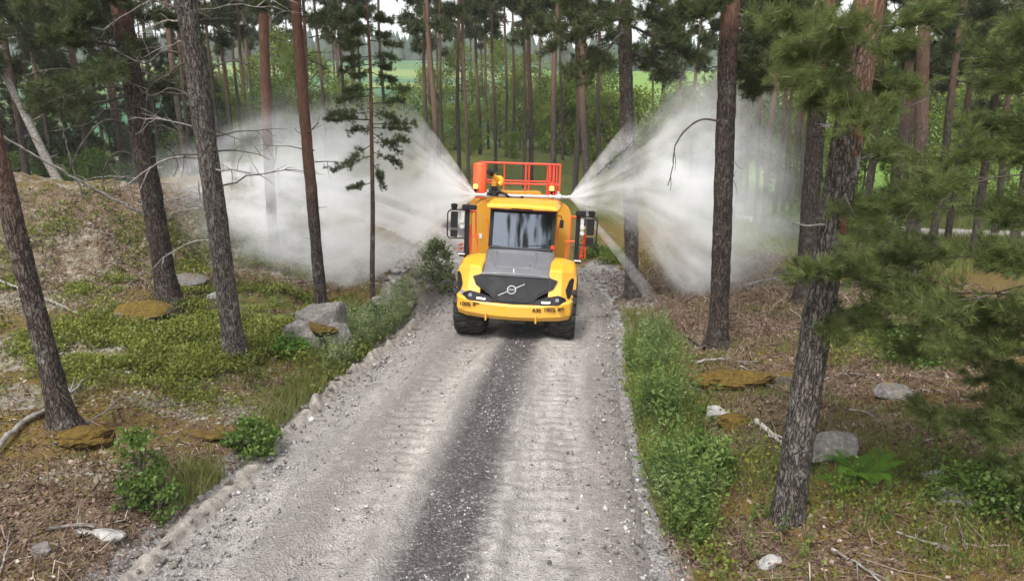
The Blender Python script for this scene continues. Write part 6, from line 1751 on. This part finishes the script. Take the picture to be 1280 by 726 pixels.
def plume(name, label, origin, sgn, spec, dens, tau_curve, noise_amt, soft, seed, color=(.995, .998, 1.)):
    """spec: (distance out, centre back, centre up, half depth, half height); dens: optical thickness wanted along the way"""
    smax = spec[-1][0]
    rg = np.random.default_rng(seed)
    ss = np.concatenate([[0, .15, .35], np.linspace(.6, smax, 26)]); n = 28
    rows = []
    for s in ss:
        cy, cz, ry, rz = ring_curve(spec, s)
        a = np.arange(n) / n * 6.2832
        rows.append(np.stack([np.full(n, s * sgn), cy + ry * 1.04 * np.cos(a), cz + rz * 1.04 * np.sin(a)], 1))
    V = np.concatenate(rows); k = len(ss)
    i = np.arange(k - 1)[:, None] * n; j = np.arange(n)[None]
    F = np.stack([i + j, i + (j + 1) % n, i + n + (j + 1) % n, i + n + j], -1).reshape(-1, 4)
    V = np.concatenate([V, [rows[0].mean(0), rows[-1].mean(0)]])
    T1 = np.stack([np.full(n, k * n), (np.arange(n) + 1) % n, np.arange(n)], 1); T2 = np.stack([np.full(n, k * n + 1), (k - 1) * n + np.arange(n), (k - 1) * n + (np.arange(n) + 1) % n], 1)
    if sgn > 0: F = F[:, ::-1]; T1 = T1[:, ::-1]; T2 = T2[:, ::-1]
    N = NT(name)
    P = N.coord('Object'); sx = N.n('SeparateXYZ'); N.link(P, sx.inputs[0])
    s_ = N.math('MULTIPLY', sx.outputs[0], float(sgn)); u = N.math('DIVIDE', s_, smax, clamp=True)
    K = 5.
    st = np.array([r[0] for r in spec]) / smax
    r1 = N.ramp(u, [(p, ((r[1] + K) / (2 * K), (r[2] + K) / (2 * K), 0)) for p, r in zip(st, spec)])
    r2 = N.ramp(u, [(p, (r[3] / K, r[4] / K, 0)) for p, r in zip(st, spec)])
    c1 = N.n('SeparateColor'); N.link(r1, c1.inputs[0]); c2 = N.n('SeparateColor'); N.link(r2, c2.inputs[0])
    cy = N.math('SUBTRACT', N.math('MULTIPLY', c1.outputs[0], 2 * K), K); cz = N.math('SUBTRACT', N.math('MULTIPLY', c1.outputs[1], 2 * K), K)
    ry = N.math('MULTIPLY', c2.outputs[0], K); rz = N.math('MULTIPLY', c2.outputs[1], K)
    py = N.math('DIVIDE', N.math('SUBTRACT', sx.outputs[1], cy), ry); pz = N.math('DIVIDE', N.math('SUBTRACT', sx.outputs[2], cz), rz)
    rr = N.math('SQRT', N.math('ADD', N.math('MULTIPLY', py, py), N.math('MULTIPLY', pz, pz)))
    # billows far out, streaks radiating from the nozzle close to it
    cb = N.n('CombineXYZ'); N.link(N.math('MULTIPLY', s_, .22), cb.inputs[0]); N.link(N.math('MULTIPLY', py, .5), cb.inputs[1]); N.link(N.math('MULTIPLY', pz, 1.5), cb.inputs[2])
    streak = N.noise(cb.outputs[0], 3.2, 5, .65)
    bil = N.noise(P, .62, 5, .6, .6)
    nz = N.math('ADD', N.math('MULTIPLY', streak, .58), N.math('MULTIPLY', bil, .42))
    nzf = N.math('MULTIPLY_ADD', N.smooth(nz, .38, .60), noise_amt * 1.5, 1 - noise_amt)
    sf = N.ramp(u, [(p, v) for p, v in soft])
    rn = N.math('ADD', rr, N.math('MULTIPLY', N.math('SUBTRACT', bil, .5), N.math('MULTIPLY_ADD', sf, 1.5, .15)))
    edge = N.math('DIVIDE', N.math('SUBTRACT', 1.0, rn), sf, clamp=True)
    edge = N.math('MULTIPLY', N.math('MULTIPLY', edge, edge), N.math('SUBTRACT', 3., N.math('MULTIPLY', edge, 2.)))
    tc = N.ramp(u, [(p, v / 10.) for p, v in tau_curve])
    den = N.math('DIVIDE', N.math('MULTIPLY', tc, 10. * dens), N.math('ADD', N.math('MULTIPLY', ry, 1.3), .02))
    den = N.math('MULTIPLY', N.math('MULTIPLY', den, edge), nzf)
    vp = N.n('VolumePrincipled')
    vp.inputs['Color'].default_value = tuple(color) + (1,)
    vp.inputs['Anisotropy'].default_value = -.2
    N.link(den, vp.inputs['Density'])
    N.link(vp.outputs[0], N.out.inputs['Volume'])
    o = obj(name, outward(mesh_np(name, V, [F, np.concatenate([T1, T2])], [N.m])), None, tuple(origin))
    return tag(o, label, kind='stuff')

SPEC_L = [(0, 0, 0, .05, .06), (.5, .25, .02, .16, .55), (1.2, .6, .0, .32, 1.35), (2.3, 1.3, -.15, .7, 2.65), (4, 2.3, -.6, 1.5, 3.5), (6, 3.3, -.7, 2.3, 3.7), (8.2, 4.2, -.9, 2.8, 3.2), (10.5, 4.6, -1.1, 2.6, 2.8), (13.0, 4.8, -1.3, 2., 2.0)]
plume('water_mist', 'white spray fan drifting off the left side of the truck', NOZ[0], -1, SPEC_L, .85,
      [(0, 4.), (.08, 2.2), (.18, .8), (.34, 1.7), (.52, 2.2), (.7, 1.2), (.86, .35), (1, 0.)], .95, [(0, .2), (.12, .2), (.25, .35), (.45, .8), (1, 1.)], 1)
SPEC_R = [(0, 0, 0, .05, .06), (.5, .25, .0, .18, .5), (1.2, .7, .12, .4, .85), (2.4, 1.5, .25, 1.1, 2.1), (3.5, 2.3, .0, 1.9, 3.8), (4.6, 2.7, -.3, 2.2, 4.6), (5.9, 2.9, -.5, 2.1, 4.3), (7.3, 3.0, -.8, 1.8, 3.5), (8.4, 3.0, -1.0, 1.2, 2.4)]
plume('water_mist', 'white spray cloud filling the gap right of the truck', NOZ[1], 1, SPEC_R, .85,
      [(0, 3.5), (.1, .7), (.26, .8), (.42, 2.5), (.56, 3.0), (.72, 1.2), (.86, .3), (1, 0.)], .85, [(0, .25), (.12, .4), (.35, .7), (.6, .95), (1, 1.)], 2)

def jet(label, p0, p1, mid_up, r1, tau, sgn, seed):
    p0 = np.asarray(p0, float); p1 = np.asarray(p1, float)
    t = np.linspace(0, 1, 30); P = p0[None] * (1 - t)[:, None] + p1[None] * t[:, None]; P[:, 2] += mid_up * 4 * t * (1 - t)
    rad = .02 + r1 * t ** .8
    V, F = tube_np(P - p0, rad, 14); k = 30; n = 14
    V = np.concatenate([V, [P[0] - p0, P[-1] - p0]])
    T1 = np.stack([np.full(n, k * n), (np.arange(n) + 1) % n, np.arange(n)], 1); T2 = np.stack([np.full(n, k * n + 1), (k - 1) * n + np.arange(n), (k - 1) * n + (np.arange(n) + 1) % n], 1)
    N = NT('water_jet'); Pc = N.coord('Object'); ln = N.n('VectorMath', operation='LENGTH'); N.link(Pc, ln.inputs[0])
    d = np.linalg.norm(p1 - p0); u = N.math('DIVIDE', ln.outputs['Value'], d, clamp=True)
    ramp = N.ramp(u, [(0, 1.), (.1, .8), (.7, .5), (1, 0.)])
    nz = N.noise(Pc, 3.5, 4, .65)
    den = N.math('DIVIDE', N.math('MULTIPLY', ramp, tau), N.math('MULTIPLY_ADD', u, r1 * 1.5, .04))
    den = N.math('MULTIPLY', den, N.ramp(nz, [(.35, .25), (.65, 1.)]))
    vp = N.n('VolumePrincipled'); vp.inputs['Color'].default_value = (.98, .99, 1, 1); N.link(den, vp.inputs['Density']); N.link(vp.outputs[0], N.out.inputs['Volume'])
    o = obj('water_jet', outward(mesh_np('water_jet', V, [F, np.concatenate([T1, T2])], [N.m])), None, tuple(p0))
    return tag(o, label, kind='stuff')
jet('thin bright water jet rising to the upper right from the bar', NOZ[1], at_y(800, 152, NOZ[1][1] + 1.2), .05, .28, .8, 1, 3)
_l = spot(826, 389); jet('thin water jet falling to the brash right of the truck', NOZ[1], _l, .14, .2, .5, 1, 4)
jet('ragged water jet rising to the upper left from the bar', NOZ[0], at_y(492, 128, NOZ[0][1] + 1.2), .05, .38, .8, -1, 5)
# drops along the edges of the fans
rgd = np.random.default_rng(44); n = 5000
side = rgd.choice([-1, 1], n); s = .1 + 3.2 * rgd.random(n) ** 1.1
P = np.zeros((n, 3))
for sd_, sp in ((-1, SPEC_L), (1, SPEC_R)):
    k = side == sd_; v = ring_curve(sp, s[k]); f = np.where(rgd.random(k.sum()) < .7, rgd.uniform(.75, 1.05, k.sum()), rgd.uniform(-1, 1, k.sum()))
    P[k] = NOZ[0 if sd_ < 0 else 1] + np.stack([sd_ * s[k], v[0] + rgd.normal(0, .5, k.sum()) * v[2], v[1] + f * v[3]], 1)
OCT = (np.array([[1, 0, 0], [-1, 0, 0], [0, 1, 0], [0, -1, 0], [0, 0, 1.], [0, 0, -1]]), np.array([[0, 2, 4], [2, 1, 4], [1, 3, 4], [3, 0, 4], [2, 0, 5], [1, 2, 5], [3, 1, 5], [0, 3, 5]]))
V, F = scatter(*OCT, P, rgd.normal(0, 1, (n, 3)), rgd.uniform(.003, .009, n))
N = NT('water_drop'); b = N.bsdf((.9, .92, .95), .1, spec=.5); b.inputs['Transmission Weight'].default_value = .3; b.inputs['IOR'].default_value = 1.33
tag(obj('water_drops', mesh_np('water_drops', V, F, [N.m])), kind='stuff')
# ================================================================ air
N = NT('haze')
vp = N.n('VolumePrincipled'); vp.inputs['Color'].default_value = (.93, .96, 1., 1); vp.inputs['Density'].default_value = .00045; vp.inputs['Anisotropy'].default_value = .1
N.link(vp.outputs[0], N.out.inputs['Volume'])
x0, x1, y0, y1, z0, z1 = -720., 720., -60., 1000., -8., 62.
hv = np.array([(x, y, z) for z in (z0, z1) for y in (y0, y1) for x in (x0, x1)])
hz = obj('haze', outward(mesh_np('haze', hv, np.array([(0, 2, 3, 1), (4, 5, 7, 6), (0, 1, 5, 4), (2, 6, 7, 3), (0, 4, 6, 2), (1, 3, 7, 5)]), [N.m])))
tag(hz, 'thin pale forest air', kind='stuff')
